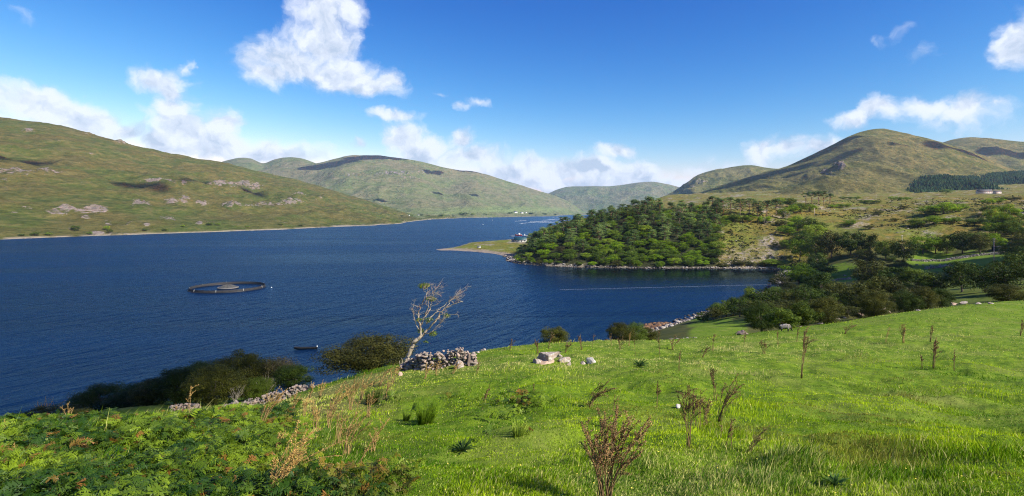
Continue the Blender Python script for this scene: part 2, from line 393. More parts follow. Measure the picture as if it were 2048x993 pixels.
def ground_material():
    m, nt, b = newmat('ground_turf_and_moor')
    geo = nd(nt, 'ShaderNodeNewGeometry'); P = geo.outputs['Position']
    n1 = noise(nt, P, 0.35, 6, 0.6); n2 = noise(nt, P, 2.2, 6, 0.65); n3 = noise(nt, P, 9.0, 5, 0.7); nL = noise(nt, P, 0.02, 5, 0.6); nM = noise(nt, P, 0.11, 7, 0.68)
    turf = mixc(nt, mapr(nt, n2.outputs[0], 0.35, 0.65), (0.060,0.120,0.006), (0.15,0.225,0.012))
    turf = mixc(nt, mapr(nt, n1.outputs[0], 0.50, 0.68, 0, 0.6), turf, (0.19,0.21,0.045))
    turf = mixc(nt, mapr(nt, n3.outputs[0], 0.58, 0.75, 0, 0.5), turf, (0.24,0.23,0.10))
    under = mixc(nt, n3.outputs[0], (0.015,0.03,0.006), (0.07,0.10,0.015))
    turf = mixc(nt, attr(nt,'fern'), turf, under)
    turf = mixc(nt, mth(nt,'MULTIPLY',attr(nt,'dry'),0.5), turf, (0.17,0.13,0.055))
    mo = mixc(nt, mapr(nt, nM.outputs[0], 0.4, 0.6), (0.21,0.15,0.028), (0.085,0.090,0.014))
    mo = mixc(nt, mapr(nt, nL.outputs[0], 0.45, 0.62), mo, (0.13,0.15,0.022))
    mo = mixc(nt, mapr(nt, n1.outputs[0], 0.54, 0.68,0,.8), mo, (0.24,0.17,0.065))
    mo = mixc(nt, mapr(nt, n1.outputs[0], 0.42, 0.3,0,.6), mo, (0.03,0.045,0.012))
    val = mixc(nt, mapr(nt, nM.outputs[0], 0.42, 0.6), (0.045,0.055,0.014), (0.085,0.085,0.022))
    turf = mixc(nt, attr(nt,'rough'), turf, val)
    c = mixc(nt, attr(nt,'moor'), turf, mo)
    rk = mixc(nt, n2.outputs[0], (0.16,0.125,0.10), (0.44,0.38,0.32))
    rm = mth(nt, 'MULTIPLY', attr(nt,'rock'), mapr(nt, n1.outputs[0], 0.40, 0.56))
    c = mixc(nt, rm, c, rk)
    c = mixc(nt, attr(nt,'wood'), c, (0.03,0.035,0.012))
    sho = mixc(nt, mapr(nt, n1.outputs[0],0.4,0.6), (0.09,0.07,0.05), (0.30,0.26,0.21))
    c = mixc(nt, attr(nt,'shore'), c, sho)
    c = mixc(nt, attr(nt,'beach'), c, (0.26,0.21,0.16))
    nt.links.new(c, b.inputs['Base Color']); b.inputs['Roughness'].default_value = 0.95; b.inputs['Specular IOR Level'].default_value = 0.1
    hh = mth(nt, 'MULTIPLY_ADD', nM.outputs[0], mth(nt,'MULTIPLY',attr(nt,'moor'), 60.0), mth(nt,'MULTIPLY_ADD', n2.outputs[0], 1.0, mth(nt,'MULTIPLY',n3.outputs[0],0.6)))
    bump(nt, b, hh, 0.09, 0.8)
    return m
ground_me.materials.append(ground_material())
ground = add_obj('ground', ground_me); tag(ground, kind='structure')

# ------------------------------------------------------------------ water
def water_material():
    m = bpy.data.materials.new('sea_water'); m.use_nodes = True; nt = m.node_tree; nt.nodes.clear()
    geo = nd(nt, 'ShaderNodeNewGeometry'); P = geo.outputs['Position']
    def st_(deg, sx, sy=1.0): return nd(nt, 'ShaderNodeMapping', vector_type='TEXTURE', ins={'Vector': P, 'Rotation': (0,0,R(deg)), 'Scale': (sx,sy,1)}).outputs[0]
    w1 = noise(nt, st_(48,2.6), 0.42, 4, 0.6, 0.5); w2 = noise(nt, st_(30,1.8), 1.7, 4, 0.6, 0.3)
    sw = noise(nt, st_(62,4.5), 0.16, 3, 0.5, 0.35)
    gust = noise(nt, st_(6,5.0), 0.010, 5, 0.62, 0.5)
    lane = noise(nt, st_(3,16.0), 0.035, 4, 0.6, 0.8)
    st = mapr(nt, gust.outputs[0], 0.36, 0.62, 0.55, 1.15)
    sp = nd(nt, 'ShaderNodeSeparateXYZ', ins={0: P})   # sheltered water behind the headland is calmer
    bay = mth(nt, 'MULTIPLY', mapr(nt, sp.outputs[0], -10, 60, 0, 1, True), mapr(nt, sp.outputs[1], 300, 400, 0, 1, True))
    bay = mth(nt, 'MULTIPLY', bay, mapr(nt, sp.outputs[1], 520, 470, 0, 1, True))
    st = mth(nt, 'MULTIPLY', st, mth(nt, 'MULTIPLY_ADD', bay, -0.95, 1.0))
    st = mth(nt, 'MULTIPLY', st, mapr(nt, lane.outputs[0], 0.60, 0.68, 1.0, 0.75))
    h = mth(nt, 'MULTIPLY_ADD', w1.outputs[0], 0.62, mth(nt, 'MULTIPLY', w2.outputs[0], 0.15))
    h = mth(nt, 'MULTIPLY_ADD', sw.outputs[0], 1.5, h)
    bn = nd(nt, 'ShaderNodeBump', ins={'Height': mth(nt, 'MULTIPLY', h, st), 'Distance': 2.3, 'Strength': 1.0}).outputs[0]
    deep = mixc(nt, mapr(nt, gust.outputs[0], 0.4, 0.65), (0.0012,0.008,0.027), (0.0028,0.019,0.062))
    deep = mixc(nt, mth(nt,'MULTIPLY',bay,0.9), deep, (0.0035,0.0042,0.0050))  # peaty dark base; also stands in for the wood's dark reflection
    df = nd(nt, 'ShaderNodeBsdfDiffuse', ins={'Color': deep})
    gl = nd(nt, 'ShaderNodeBsdfGlossy', ins={'Color': (0.52,0.79,1.0,1), 'Roughness': mth(nt, 'MULTIPLY_ADD', bay, -0.13, 0.20), 'Normal': bn})
    fr = nd(nt, 'ShaderNodeFresnel', ins={'IOR': 1.33, 'Normal': bn}).outputs[0]
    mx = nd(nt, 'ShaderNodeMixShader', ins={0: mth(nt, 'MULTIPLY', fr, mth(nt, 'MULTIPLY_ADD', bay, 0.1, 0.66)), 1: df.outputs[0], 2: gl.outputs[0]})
    nd(nt, 'ShaderNodeOutputMaterial', ins={0: mx.outputs[0]})
    return m
wm = MB()
wx = np.array([-16000,16000.]); 
wm.add([(-16000,-600,0),(16000,-600,0),(16000,15000,0),(-16000,15000,0)], [(0,1,2,3)])
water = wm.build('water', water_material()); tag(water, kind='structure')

# ------------------------------------------------------------------ hills
def hill_material(name, green, brown, pale, rock, sc=1.0, rocky=0.5, patch=0.004):
    m, nt, b = newmat(name)
    geo = nd(nt, 'ShaderNodeNewGeometry'); P = geo.outputs['Position']
    P2 = vm(nt, 'MULTIPLY', P, (1.0, 0.55, 2.2))
    nA = noise(nt, P2, patch*sc, 8, 0.62, 0.3); nB = noise(nt, P2, patch*4.2*sc, 8, 0.66, 0.2); nC = noise(nt, P2, patch*18*sc, 6, 0.7)
    c = mixc(nt, mapr(nt, nA.outputs[0], 0.42, 0.58), green, brown)
    c = mixc(nt, mapr(nt, nB.outputs[0], 0.5, 0.64, 0, 0.8), c, pale)
    c = mixc(nt, mapr(nt, nB.outputs[0], 0.47, 0.36, 0, 0.6), c, tuple(x*0.55 for x in green))
    c = mixc(nt, mapr(nt, nC.outputs[0], 0.50, 0.64, 0, 0.6), c, tuple(x*0.5 for x in green))
    nD = noise(nt, vm(nt, 'MULTIPLY', P, (0.5, 0.5, 3.0)), patch*9*sc, 7, 0.7)
    c = mixc(nt, mapr(nt, nD.outputs[0], 0.54, 0.66, 0, 0.35), c, tuple(x*1.2 for x in pale))
    c = mixc(nt, mapr(nt, nD.outputs[0], 0.45, 0.37, 0, 0.5), c, tuple(x*0.5 for x in green))
    rk = mixc(nt, mapr(nt, nC.outputs[0],0.35,0.6), tuple(x*0.45 for x in rock), rock)
    ra = mth(nt, 'ADD', attr(nt, 'rock'), mth(nt, 'MULTIPLY_ADD', nC.outputs[0], 1.6, -0.8))
    c = mixc(nt, mth(nt,'MULTIPLY', mapr(nt, ra, 0.42, 0.62), mapr(nt, nD.outputs[0], 0.40, 0.50)), c, rk)
    sp = mth(nt, 'MULTIPLY', mapr(nt, nB.outputs[0], 0.52, 0.6), mapr(nt, nC.outputs[0], 0.60, 0.66))
    c = mixc(nt, mth(nt,'MULTIPLY',sp,rocky), c, rk)
    c = mixc(nt, attr(nt,'green'), c, mixc(nt, nC.outputs[0], tuple(x*0.8 for x in green), tuple(x*1.9 for x in green)))
    c = mixc(nt, attr(nt,'shore'), c, (0.30,0.26,0.20))
    nt.links.new(c, b.inputs['Base Color']); b.inputs['Roughness'].default_value = 1.0; b.inputs['Specular IOR Level'].default_value = 0.05
    h = mth(nt, 'MULTIPLY_ADD', nC.outputs[0], 0.35, nB.outputs[0])
    bump(nt, b, h, 34.0/sc, 0.9)
    return m
def hill(name, ridge, base, yr, px0, px1, mat, n=(400,160), amp=30, sc=300, gamp=25, prof=1.15, seed=0, back=1.5, zb=-4, spots=(), ridge_noise=1.0, prof2=None, aniso=1.0, terr=0, shorew=0):
    rx = np.array(ridge, float); bx = np.array(base, float); yx = np.array(yr, float)
    px = np.linspace(px0, px1, n[0]); 
    def sm(xs, ys):  # smooth interpolation (cubic hermite)
        m = np.gradient(ys, xs); k = np.clip(np.searchsorted(xs, px)-1, 0, len(xs)-2); h = xs[k+1]-xs[k]; t = np.clip((px-xs[k])/h, 0, 1)
        r = (2*t**3-3*t**2+1)*ys[k]+(t**3-2*t**2+t)*h*m[k]+(-2*t**3+3*t**2)*ys[k+1]+(t**3-t**2)*h*m[k+1]
        return r
    pr = sm(rx[:,0], rx[:,1]); yb = np.interp(px, bx[:,0], bx[:,1]); ry = np.interp(px, yx[:,0], yx[:,1])
    pr = pr + ridge_noise*2.4*fbm(px/28, px*0+seed, 5, seed)
    zr = CZ+(HY-pr)/F*ry
    v = np.concatenate([np.linspace(0,1,n[1]-30), 1+np.linspace(0,1,31)[1:]**1.3*0.9])
    PXg, Vg = np.meshgrid(px, v, indexing='ij'); YB = yb[:,None]; YR = ry[:,None]; ZR = zr[:,None]
    vf = np.minimum(Vg,1); Y = YB+(YR-YB)*Vg
    g = vf**prof*(1-0.25*vf**3)/0.75 if prof2 is None else prof2(vf)
    Zf = zb+(ZR-zb)*g
    bk = np.maximum(Vg-1,0)/0.9
    Z = Zf - (ZR-zb)*back*0.7*bk**1.3
    X = (PXg-1024)/F*Y
    env = np.clip(4*vf*(1-vf),0,1)**0.8*(Vg<1)+ np.minimum(bk*4,1)
    if terr: 
        tn = (Z+22*fbm(X/420,Y/420,3,seed+5))/terr; fr = tn-np.floor(tn); Z = Z+env*terr*0.55*(sst(fr,0.35,0.95)-fr)*sst(Z,0,25)
    Z = Z+env*amp*fbm(X/sc, Y/sc*aniso, 6, seed+1, 0.52)+env*gamp*(ridged(X/(sc*0.9), Y/(sc*1.6), 4, seed+20)-0.6)*0.5
    rock = np.zeros_like(Z); green = np.zeros_like(Z)
    PYv = HY-(Z-CZ)/Y*F
    for s in spots:
        cx, cy, wx_, wy_, st = s[:5]
        q = ((PXg-cx)/wx_)**2+((PYv-cy)/wy_)**2
        if len(s) > 5: green = np.maximum(green, st*np.exp(-q**1.5)*(Vg<1))
        else:
            rr = np.exp(-q*1.25)*(Vg<1)*0.85; rock = np.maximum(rock, st*rr)
    rk = ridged(X/30,Y/30,3,seed+60); Z = Z + rock*(Y/1300)*(3+8*rk); rock = np.clip(rock*1.1+ (rock>0.15)*0.35*fbm(X/16,Y/16,3,seed+66)*2, 0, 1)
    m = MB(); m.add(np.stack([X.ravel(),Y.ravel(),Z.ravel()],1), grid_faces(len(px), len(v)))
    me = m.mesh(name, mat, True)
    shr = sst(Z, 3.2, 1.2)*sst(fbm(X/30,Y/30,3,seed+44)+0.5,0.1,0.5) if shorew else np.zeros_like(Z)
    setattr_f(me, 'rock', rock+0.12*(fbm(X/90,Y/90,3,seed+70)>0.42)); setattr_f(me, 'shore', shr); setattr_f(me, 'green', green)
    o = add_obj(name, me); tag(o, kind='structure'); return (px, v, X, Y, Z)

mL = hill_material('hill_grass_near', (0.070,0.094,0.019), (0.102,0.090,0.026), (0.140,0.128,0.042), (0.25,0.215,0.19), 1.9, 0.6)
mM = hill_material('hill_grass_far', (0.125,0.160,0.058), (0.160,0.150,0.080), (0.20,0.185,0.105), (0.30,0.25,0.27), 0.6, 0.25)  # paler and greyer: part of the distance haze is put into the colour
mR = hill_material('hill_grass_right', (0.100,0.112,0.024), (0.148,0.132,0.042), (0.22,0.19,0.070), (0.27,0.22,0.19), 0.8, 0.5)
LSP = [(30,345,60,6,1.0),(90,344,40,5,.8),(10,362,20,4,.8),(110,425,22,8,.9),(130,420,22,9,1),(190,420,36,7,1),(170,436,12,5,.7),(280,408,22,7,1),(345,404,16,7,1),(370,401,18,8,1),(400,408,22,5,.8),
 (310,363,36,4,.9),(360,367,26,4,.7),(440,369,28,5,.9),(480,370,36,7,1),(510,375,20,7,.8),(465,410,20,5,.9),(530,411,45,3.5,.8),(580,405,24,6,1),(262,445,16,5,.8),(335,440,18,8,.75),(295,452,10,5,.7),(400,447,10,5,.5),(215,447,10,6,.6),(570,445,14,4,.5),
 (600,390,16,3,.8),(640,398,12,4,.6),(190,268,30,3,.5),(240,285,20,3,.6),(540,342,22,5,.55),(60,262,20,4,.6),(120,283,14,3,.5),(185,310,14,3,.6),(60,415,25,3,.6),(30,425,20,3,.6),(240,470,30,3,.8),(190,468,20,4,.8)]
hL = hill('hill_left', [(-1600,330),(-1000,250),(-500,215),(-200,216),(0,234),(60,243),(120,252),(180,267),(250,286),(330,304),(400,318),(470,330),(530,346),(600,362),(660,379),(720,396),(770,412),(830,429),(870,433),(920,434)],
 [(-1600,760),(-600,800),(0,CZ*F/56),(150,CZ*F/50),(300,CZ*F/45),(450,CZ*F/40),(560,CZ*F/36),(640,CZ*F/32),(750,CZ*F/28),(800,CZ*F/25),(830,CZ*F/19),(880,CZ*F/15),(920,CZ*F/13)],
 [(-1600,1900),(0,2300),(300,2600),(530,3000),(770,3300),(920,4300)], -1600, 920, mL, n=(760,260), amp=34, sc=210, gamp=22, prof=1.0, seed=3, spots=LSP, terr=34, shorew=1,
 prof2=lambda v: 0.62*v**0.75+0.38*v**2.2)
hM = hill('hill_middle', [(300,400),(450,352),(540,338),(600,330),(640,325),(690,313),(740,311),(800,316),(850,325),(900,338),(950,344),(1000,358),(1060,377),(1110,392),(1145,408),(1165,422),(1175,426)],
 [(300,2600),(700,2900),(830,3000),(880,3700),(920,CZ*F/12.5),(1000,CZ*F/11),(1100,CZ*F/9.3),(1175,CZ*F/7.6)],
 [(300,6000),(700,6800),(900,7200),(1100,8200),(1175,8300)], 300, 1175, mM, n=(420,220), amp=90, sc=900, gamp=80, prof=1.6, seed=17, ridge_noise=.6, shorew=1,
 spots=[(790,348,60,5,.55),(810,358,40,4,.5),(850,345,40,5,.4),(700,350,40,5,.35),(1000,420,140,7,.9,'g'),(900,425,60,5,.7,'g'),(620,345,60,6,.2)], prof2=lambda v: 0.25*v+0.75*v**1.9)
hill('hill_small_peaks', [(300,380),(400,340),(455,321),(480,316),(500,317),(528,327),(548,320),(575,315),(600,317),(632,327),(700,350)], [(300,5200),(700,5200)], [(300,7300),(700,7300)], 300, 700, mM, n=(160,90), amp=70, sc=900, gamp=60, seed=29, ridge_noise=.4)
hill('hill_far', [(1000,424),(1060,410),(1095,388),(1125,376),(1170,373),(1230,372),(1280,365),(1310,364),(1340,370),(1365,377),(1420,390),(1500,400)], [(1000,8600),(1500,7800)], [(1000,11500),(1500,10500)], 1000, 1500, mM, n=(200,110), amp=90, sc=1000, gamp=90, prof=1.3, seed=37, ridge_noise=.4)
hill('hill_shoulder', [(1270,424),(1320,404),(1345,386),(1375,364),(1395,351),(1420,343),(1450,337),(1500,331),(1530,335),(1600,340),(1700,350)], [(1270,4200),(1700,3800)], [(1270,5900),(1700,5600)], 1270, 1700, mR, n=(220,120), amp=60, sc=520, gamp=70, seed=43, prof=1.2, spots=[(1400,365,14,5,.8),(1385,375,10,4,.6)], ridge_noise=.5)
hR = hill('hill_right', [(1240,424),(1330,404),(1400,385),(1450,370),(1520,347),(1580,330),(1620,311),(1660,292),(1700,272),(1735,261),(1765,258),(1800,264),(1840,274),(1870,281),(1900,290),(1960,311),(2010,333),(2080,352),(2300,372)],
 [(1240,2300),(1330,1750),(1500,1500),(2300,1500)], [(1240,3300),(1450,3300),(1765,3600),(2300,3100)], 1240, 2300, mR, n=(560,240), amp=55, sc=420, gamp=60, seed=53, zb=40, ridge_noise=.5,
 spots=[(1680,332,14,7,1.0),(1650,343,12,6,.7),(1660,350,14,3,.7),(1700,350,30,3,.4),(1570,372,12,2,.3)], prof2=lambda v: 0.45*v+0.55*v**1.7)
hFR = hill('hill_right_far', [(1800,330),(1860,295),(1900,281),(1940,275),(1970,277),(2000,279),(2048,284),(2200,270),(2600,290),(3400,330),(4600,330)], [(1800,3400),(4600,2800)], [(1800,5200),(4600,4600)], 1800, 4600, mR, n=(420,140), amp=80, sc=650, gamp=90, seed=61, ridge_noise=.4)

# faint air between here and the far end of the inlet
hz = MB(); hz.box(-11000,11000,-800,13500,-8,780)
def haze_material():
    m = bpy.data.materials.new('air'); m.use_nodes = True; nt = m.node_tree; nt.nodes.clear()
    v = nd(nt, 'ShaderNodeVolumePrincipled'); v.inputs['Color'].default_value = (0.42,0.70,1,1); v.inputs['Density'].default_value = 2.8e-5; v.inputs['Anisotropy'].default_value = 0.0
    o = nd(nt, 'ShaderNodeOutputMaterial'); nt.links.new(v.outputs[0], o.inputs['Volume']); return m
haze = hz.build('haze', haze_material()); tag(haze, kind='stuff')

_ico = {}
def ico(s):
    if s not in _ico:
        bm = bmesh.new(); bmesh.ops.create_icosphere(bm, subdivisions=s, radius=1); bm.verts.ensure_lookup_table()
        V = np.array([v.co[:] for v in bm.verts]); Fc = np.array([[v.index for v in f.verts] for f in bm.faces]); bm.free(); _ico[s] = (V, Fc)
    return _ico[s]
# ------------------------------------------------------------------ unseen clouds added overhead to cast shade patches on the land
M_cloud = simple('cloud_white', (0.85,0.86,0.88), 1.0, 0.02, 0.001, spec=0.0)
def cloud_shade(A, B, r, alt=2700, seed=0, flat=0.35):
    rng = np.random.default_rng(seed); A = np.array(A,float); B = np.array(B,float); sdv = np.array(SD[:]); mb = MB()
    cA = A+sdv*(alt-A[2])/sdv[2]; cB = B+sdv*(alt-B[2])/sdv[2]; L = np.linalg.norm(cB-cA); n = max(5,int(L/(r*0.45))+4)
    for k in range(n):
        c = cA+(cB-cA)*(k+0.5)/n+rng.normal(size=3)*np.array([.28,.28,.06])*r; s = r*rng.uniform(0.45,0.8)
        V,Fc = ico(4); V = V*(1+0.55*fbm(V[:,0]*1.9+V[:,2]+k*7.7,V[:,1]*1.9-V[:,2]*.7,4,seed+k))[:,None]; mb.add(V*s*np.array([1,1,flat])+c, Fc)
    tag(mb.build('shade_cloud', M_cloud, None, True), kind='structure')
def on(H_, px, py):
    pxs_, vv, XX_, YY_, ZZ_ = H_; i = int(np.argmin(abs(pxs_-px))); P_ = HY-(ZZ_[i]-CZ)/YY_[i]*F; nf = len(vv)-30; j = int(np.argmin(abs(P_[:nf]-py))); return (XX_[i,j],YY_[i,j],ZZ_[i,j])
cloud_shade((250,215,20),(420,290,20),108,1050,1); cloud_shade((330,330,20),(520,380,25),70,1050,2)
cloud_shade((-62,62,20),(-34,48,28),17,1000,3); 
for i,(H_,a,b,r) in enumerate([(hL,(-60,318),(75,326),75),(hL,(245,366),(320,378),45),(hL,(490,378),(520,392),35),(hL,(360,362),(410,366),20),
   (hM,(615,336),(690,322),190),(hM,(690,318),(800,318),170),(hM,(850,342),(880,346),90),(hM,(735,401),(765,404),45),(hM,(865,386),(885,389),40),(hM,(940,390),(955,391),40),(hM,(905,322),(960,340),60),
   (hR,(1345,401),(1450,376),85),(hR,(1460,372),(1590,334),95),(hR,(1600,324),(1700,277),95),(hR,(1640,330),(1700,306),50),(hR,(1865,290),(1960,315),120),(hR,(1540,362),(1600,346),40),(hR,(1780,290),(1810,291),35),(hR,(1515,374),(1545,375),22),
   (hFR,(1960,306),(2060,306),130)]):
    cloud_shade(on(H_,*a), on(H_,*b), r, 2700, 20+i*31)

# ------------------------------------------------------------------ vegetation
RNG = np.random.default_rng(7)
def unit(n, rng): v = rng.normal(size=(n,3)); return v/np.linalg.norm(v,axis=1)[:,None]
def leaf_quads(mb, P, N, size, rng, asp=0.55):
    n = len(P); N = N/(np.linalg.norm(N,axis=1)[:,None]+1e-9)
    r = unit(n, rng); T = np.cross(N, r); T /= np.linalg.norm(T,axis=1)[:,None]+1e-9; B = np.cross(N, T)
    s = (np.broadcast_to(size, (n,))*rng.uniform(0.6,1.35,n))[:,None]
    V = np.stack([P-T*s*0.5, P+B*s*asp*0.5, P+T*s*0.5, P-B*s*asp*0.5],1)
    mb.add(V.reshape(-1,3), np.arange(4*n).reshape(-1,4))
def crown_broad(rng, ncl, nlf, size, squash=0.5, zc=0.6, lean=0.0, ragged=0.2):
    mb = MB(); d = unit(ncl, rng)
    rr = rng.uniform(0.2,1.0,ncl)**0.5
    C = d*rr[:,None]*np.array([0.40,0.40,0.36]); C[:,2] += 0.50; C[:,0] += lean*(C[:,2]-0.3); C[:,:2] *= (1-0.25*np.clip(0.35-C[:,2],0,1)/0.35)[:,None]
    C += rng.normal(size=C.shape)*ragged*0.12
    cr = rng.uniform(0.09,0.19,ncl)
    idx = rng.integers(0,ncl,nlf); u = unit(nlf, rng); q = rng.uniform(0.35,1,nlf)**0.5
    P = C[idx]+u*(cr[idx]*q)[:,None]*np.array([1,1,0.75]); P[:,2] = np.maximum(P[:,2], 0.02)
    N = u+unit(nlf,rng)*0.8+np.array([0,0,0.5])
    leaf_quads(mb, P, N, size, rng, 0.7); return mb, C
def crown_pine(rng, ncl, nlf, size, zlo=0.45):
    mb = MB(); z = zlo+(0.97-zlo)*np.sort(rng.uniform(0,1,ncl)); rad = 0.42*np.sqrt(np.clip((1.05-z)/(1.05-zlo),0,1))*rng.uniform(0.35,1.0,ncl)
    a = rng.uniform(0,2*np.pi,ncl); C = np.stack([np.cos(a)*rad, np.sin(a)*rad, z],1); cr = rng.uniform(0.10,0.2,ncl)
    idx = rng.integers(0,ncl,nlf); u = unit(nlf,rng); q = rng.uniform(0,1,nlf)**0.4
    P = C[idx]+u*(cr[idx]*q)[:,None]*np.array([1,1,0.30]); N = u*0.6+unit(nlf,rng)*0.5+np.array([0,0,0.9])
    leaf_quads(mb, P, N, size, rng, 0.6); return mb, C
def limb(mb, a, b, r0, r1, rng, wob=0.06, n=7, sides=5):
    a = np.array(a,float); b = np.array(b,float); t = np.linspace(0,1,n)[:,None]; L = np.linalg.norm(b-a)
    off = np.cumsum(rng.normal(size=(n,3))*wob*L/n**0.5, 0); off -= off[0]+(off[-1]-off[0])*t
    pts = a+(b-a)*t+off; mb.tube(pts, r0+(r1-r0)*t[:,0], sides); return pts
def trunk_of(rng, C, r=0.02, top=0.62, nb=9, lean=0.0):
    mb = MB(); p = limb(mb, (0,0,-0.03), (lean*top*0.6+rng.normal()*0.02, rng.normal()*0.02, top), r, r*0.45, rng, 0.05)
    for c in C[rng.permutation(len(C))[:nb]]:
        s = p[rng.integers(2,len(p))]; limb(mb, s, c, r*0.45, r*0.12, rng, 0.1, 6, 4)
    return mb
M_bark = simple('bark', (0.12,0.095,0.075), 0.95, 0.35, 8)
M_pbark = simple('pine_bark', (0.20,0.14,0.105), 0.95, 0.35, 8)
M_grey = simple('silver_dead_wood', (0.31,0.27,0.195), 0.9, 0.45, 9)
M_leaf = {
 'oak': leafmat('oak_leaves', (0.034,0.070,0.007), (0.14,0.21,0.018), (0.19,0.26,0.018), clump=5, islandvar=.6, trans=0.28),
 'bright': leafmat('bright_leaves', (0.065,0.14,0.005), (0.23,0.34,0.012), clump=5, islandvar=.6, trans=0.35),
 'pine': leafmat('pine_needles', (0.035,0.075,0.018), (0.13,0.20,0.050), (0.16,0.22,0.06), clump=5, islandvar=.6, trans=0.2),
 'olive': leafmat('thorn_leaves', (0.035,0.045,0.009), (0.13,0.135,0.018), (0.12,0.12,0.02), clump=5, islandvar=.7, trans=0.25),
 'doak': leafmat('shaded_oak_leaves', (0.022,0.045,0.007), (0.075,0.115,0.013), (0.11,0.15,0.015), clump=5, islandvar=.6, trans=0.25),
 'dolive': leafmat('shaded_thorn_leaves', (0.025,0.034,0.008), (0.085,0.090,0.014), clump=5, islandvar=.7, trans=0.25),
 'bigleaf': leafmat('big_shrub_leaves', (0.035,0.075,0.008), (0.15,0.20,0.018), clump=5, islandvar=.7, trans=0.3),
 'brown': leafmat('bronze_leaves', (0.040,0.036,0.014), (0.09,0.075,0.030), clump=5, islandvar=.7, trans=0.25),
 'thorn': leafmat('hawthorn_leaves', (0.020,0.026,0.006), (0.088,0.084,0.016), clump=5, islandvar=.7, trans=0.25),
}
VAR = {}
def variants(key, kind, n, ncl, nlf, size, mat, bark, **kw):
    L = []
    for k in range(n):
        rng = np.random.default_rng(abs(hash((key,))) % 1 + sum(map(ord,key))*31+k*101)
        if kind == 'pine': c, C = crown_pine(rng, ncl, nlf, size, **kw); tr = trunk_of(rng, C, 0.022, 0.9, 10)
        else: c, C = crown_broad(rng, ncl, nlf, size, **kw); tr = trunk_of(rng, C, 0.024, 0.55, 9, kw.get('lean',0))
        L.append((tr.mesh('trunk', bark, True), c.mesh('crown', mat)))
    VAR[key] = L
variants('oak','b',4,40,5200,0.036,M_leaf['oak'],M_bark)
variants('bright','b',3,36,5200,0.036,M_leaf['bright'],M_bark)
variants('olive','b',3,42,5200,0.034,M_leaf['olive'],M_bark)
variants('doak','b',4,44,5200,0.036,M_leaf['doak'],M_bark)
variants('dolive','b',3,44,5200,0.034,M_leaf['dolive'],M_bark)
variants('brown','b',2,46,2200,0.040,M_leaf['brown'],M_bark)
variants('pine','pine',4,40,4600,0.038,M_leaf['pine'],M_pbark,zlo=0.15)
variants('tallpine','pine',3,20,2600,0.038,M_leaf['pine'],M_pbark, zlo=0.62)
variants('nthorn','b',2,95,40000,0.017,M_leaf['thorn'],M_bark,lean=0.12)
variants('nolive','b',3,70,28000,0.018,M_leaf['olive'],M_bark,lean=0.1)
variants('noak','b',3,70,28000,0.018,M_leaf['doak'],M_bark,lean=0.1)
variants('nbright','b',2,46,9000,0.034,M_leaf['bigleaf'],M_bark)
variants('nbrown','b',1,90,11000,0.018,M_leaf['brown'],M_bark,lean=0.1)
rr_ = np.random.default_rng(5)
def bare_variant(rng, lean=0.15):
    mb = MB(); p = limb(mb, (0,0,-0.02), (lean*0.4,0,0.42), 0.022, 0.015, rng, 0.05)
    for k in range(16):
        s = p[rng.integers(2,7)]; e = np.array([lean*0.6,0,0.75])+unit(1,rng)[0]*np.array([.38,.38,.24]); q = limb(mb, s, e, 0.010, 0.004, rng, 0.12, 7, 4)
        for j in range(4):
            s2 = q[rng.integers(3,7)]; limb(mb, s2, s2+unit(1,rng)[0]*0.12+np.array([0.03,0,0.05]), 0.004, 0.0015, rng, 0.1, 4, 3)
    return mb
_nid = [0]
TREES = []
def place(key, name, x, y, w, h, rz=None, z=None, sink=0.0, **info):
    rng = RNG; L = VAR[key]; k = int(rng.integers(len(L))); tr, cr = L[k]
    zz = gz(x,y) if z is None else z
    e = empty(name, (x,y,zz-sink), rng.uniform(0,6.28) if rz is None else rz, (w,w,h))
    for nm, me in (('trunk',tr),('crown',cr)):
        c = bpy.data.objects.new(nm, me); COL.objects.link(c); c.parent = e
    e['_'] = 0; del e['_']
    TREES.append((e, dict(info, kind=name, key=key))); return e
def place_px(key, name, px, pb, hpx, wpx, Y=None, **info):
    if Y is None:
        g = ghit(px, pb)
        if g is None: print('MISS', key, px, pb); return None
        x, y, z = g
        if y < 90 and info.get('far', True) and pb < 640 and px > 1000: print('NEAR', px, pb, y)
    else: x, y = (px-1024)/F*Y, Y
    return place(key, name, x, y, wpx/F*y*1.08, hpx/F*y*1.05, **info)

# the wood on the headland, tree by tree
wood = []
for it in range(6000):
    px = RNG.uniform(1036, 1436); Y = RNG.uniform(447, 625); x = (px-1024)/F*Y
    if any((x-a)**2+(Y-b)**2 < 8.5**2 for a,b in wood): continue
    sd = float(sdist([x],[Y])[0])
    if sd < 3.5: continue
    crest = 600 if px > 1150 else 560
    if Y > crest+15: continue
    wood.append((x,Y))
print('wood trees', len(wood))
for x, Y in wood:
    px = x/Y*F+1024; t = (Y-447)/150+RNG.normal()*0.13; sd = float(sdist([x],[Y])[0])
    edge = np.clip((px-1030)/70, 0.35, 1)
    u = RNG.uniform()
    if t > 0.45 and u < 0.60 and px > 1060: key, nm, w, h = ('pine','pine_tree',11,12) if u < 0.62 else ('tallpine','pine_tree',11,13)
    elif u < (0.42 if t < 0.45 else 0.80 if t > 0.45 and u > 0.60 else 0) and px < 1425: key, nm, w, h = 'bright','broadleaf_tree',10.5,8.5
    elif u < 0.50 and t > 0.2: key, nm, w, h = 'pine','pine_tree',11,10.5
    elif u > 0.93: key, nm, w, h = 'brown','broadleaf_tree',9,8
    else: key, nm, w, h = 'oak','broadleaf_tree',11.5,9
    s = RNG.uniform(0.72,1.22)*(0.62 if sd < 7 else 0.85 if sd < 14 else 1)*(0.6+0.4*edge)
    place(key, nm, x, Y, w*s*1.36, h*s*(1.04 if 'pine' in key else 0.84)*RNG.uniform(.85,1.15), region='wood')
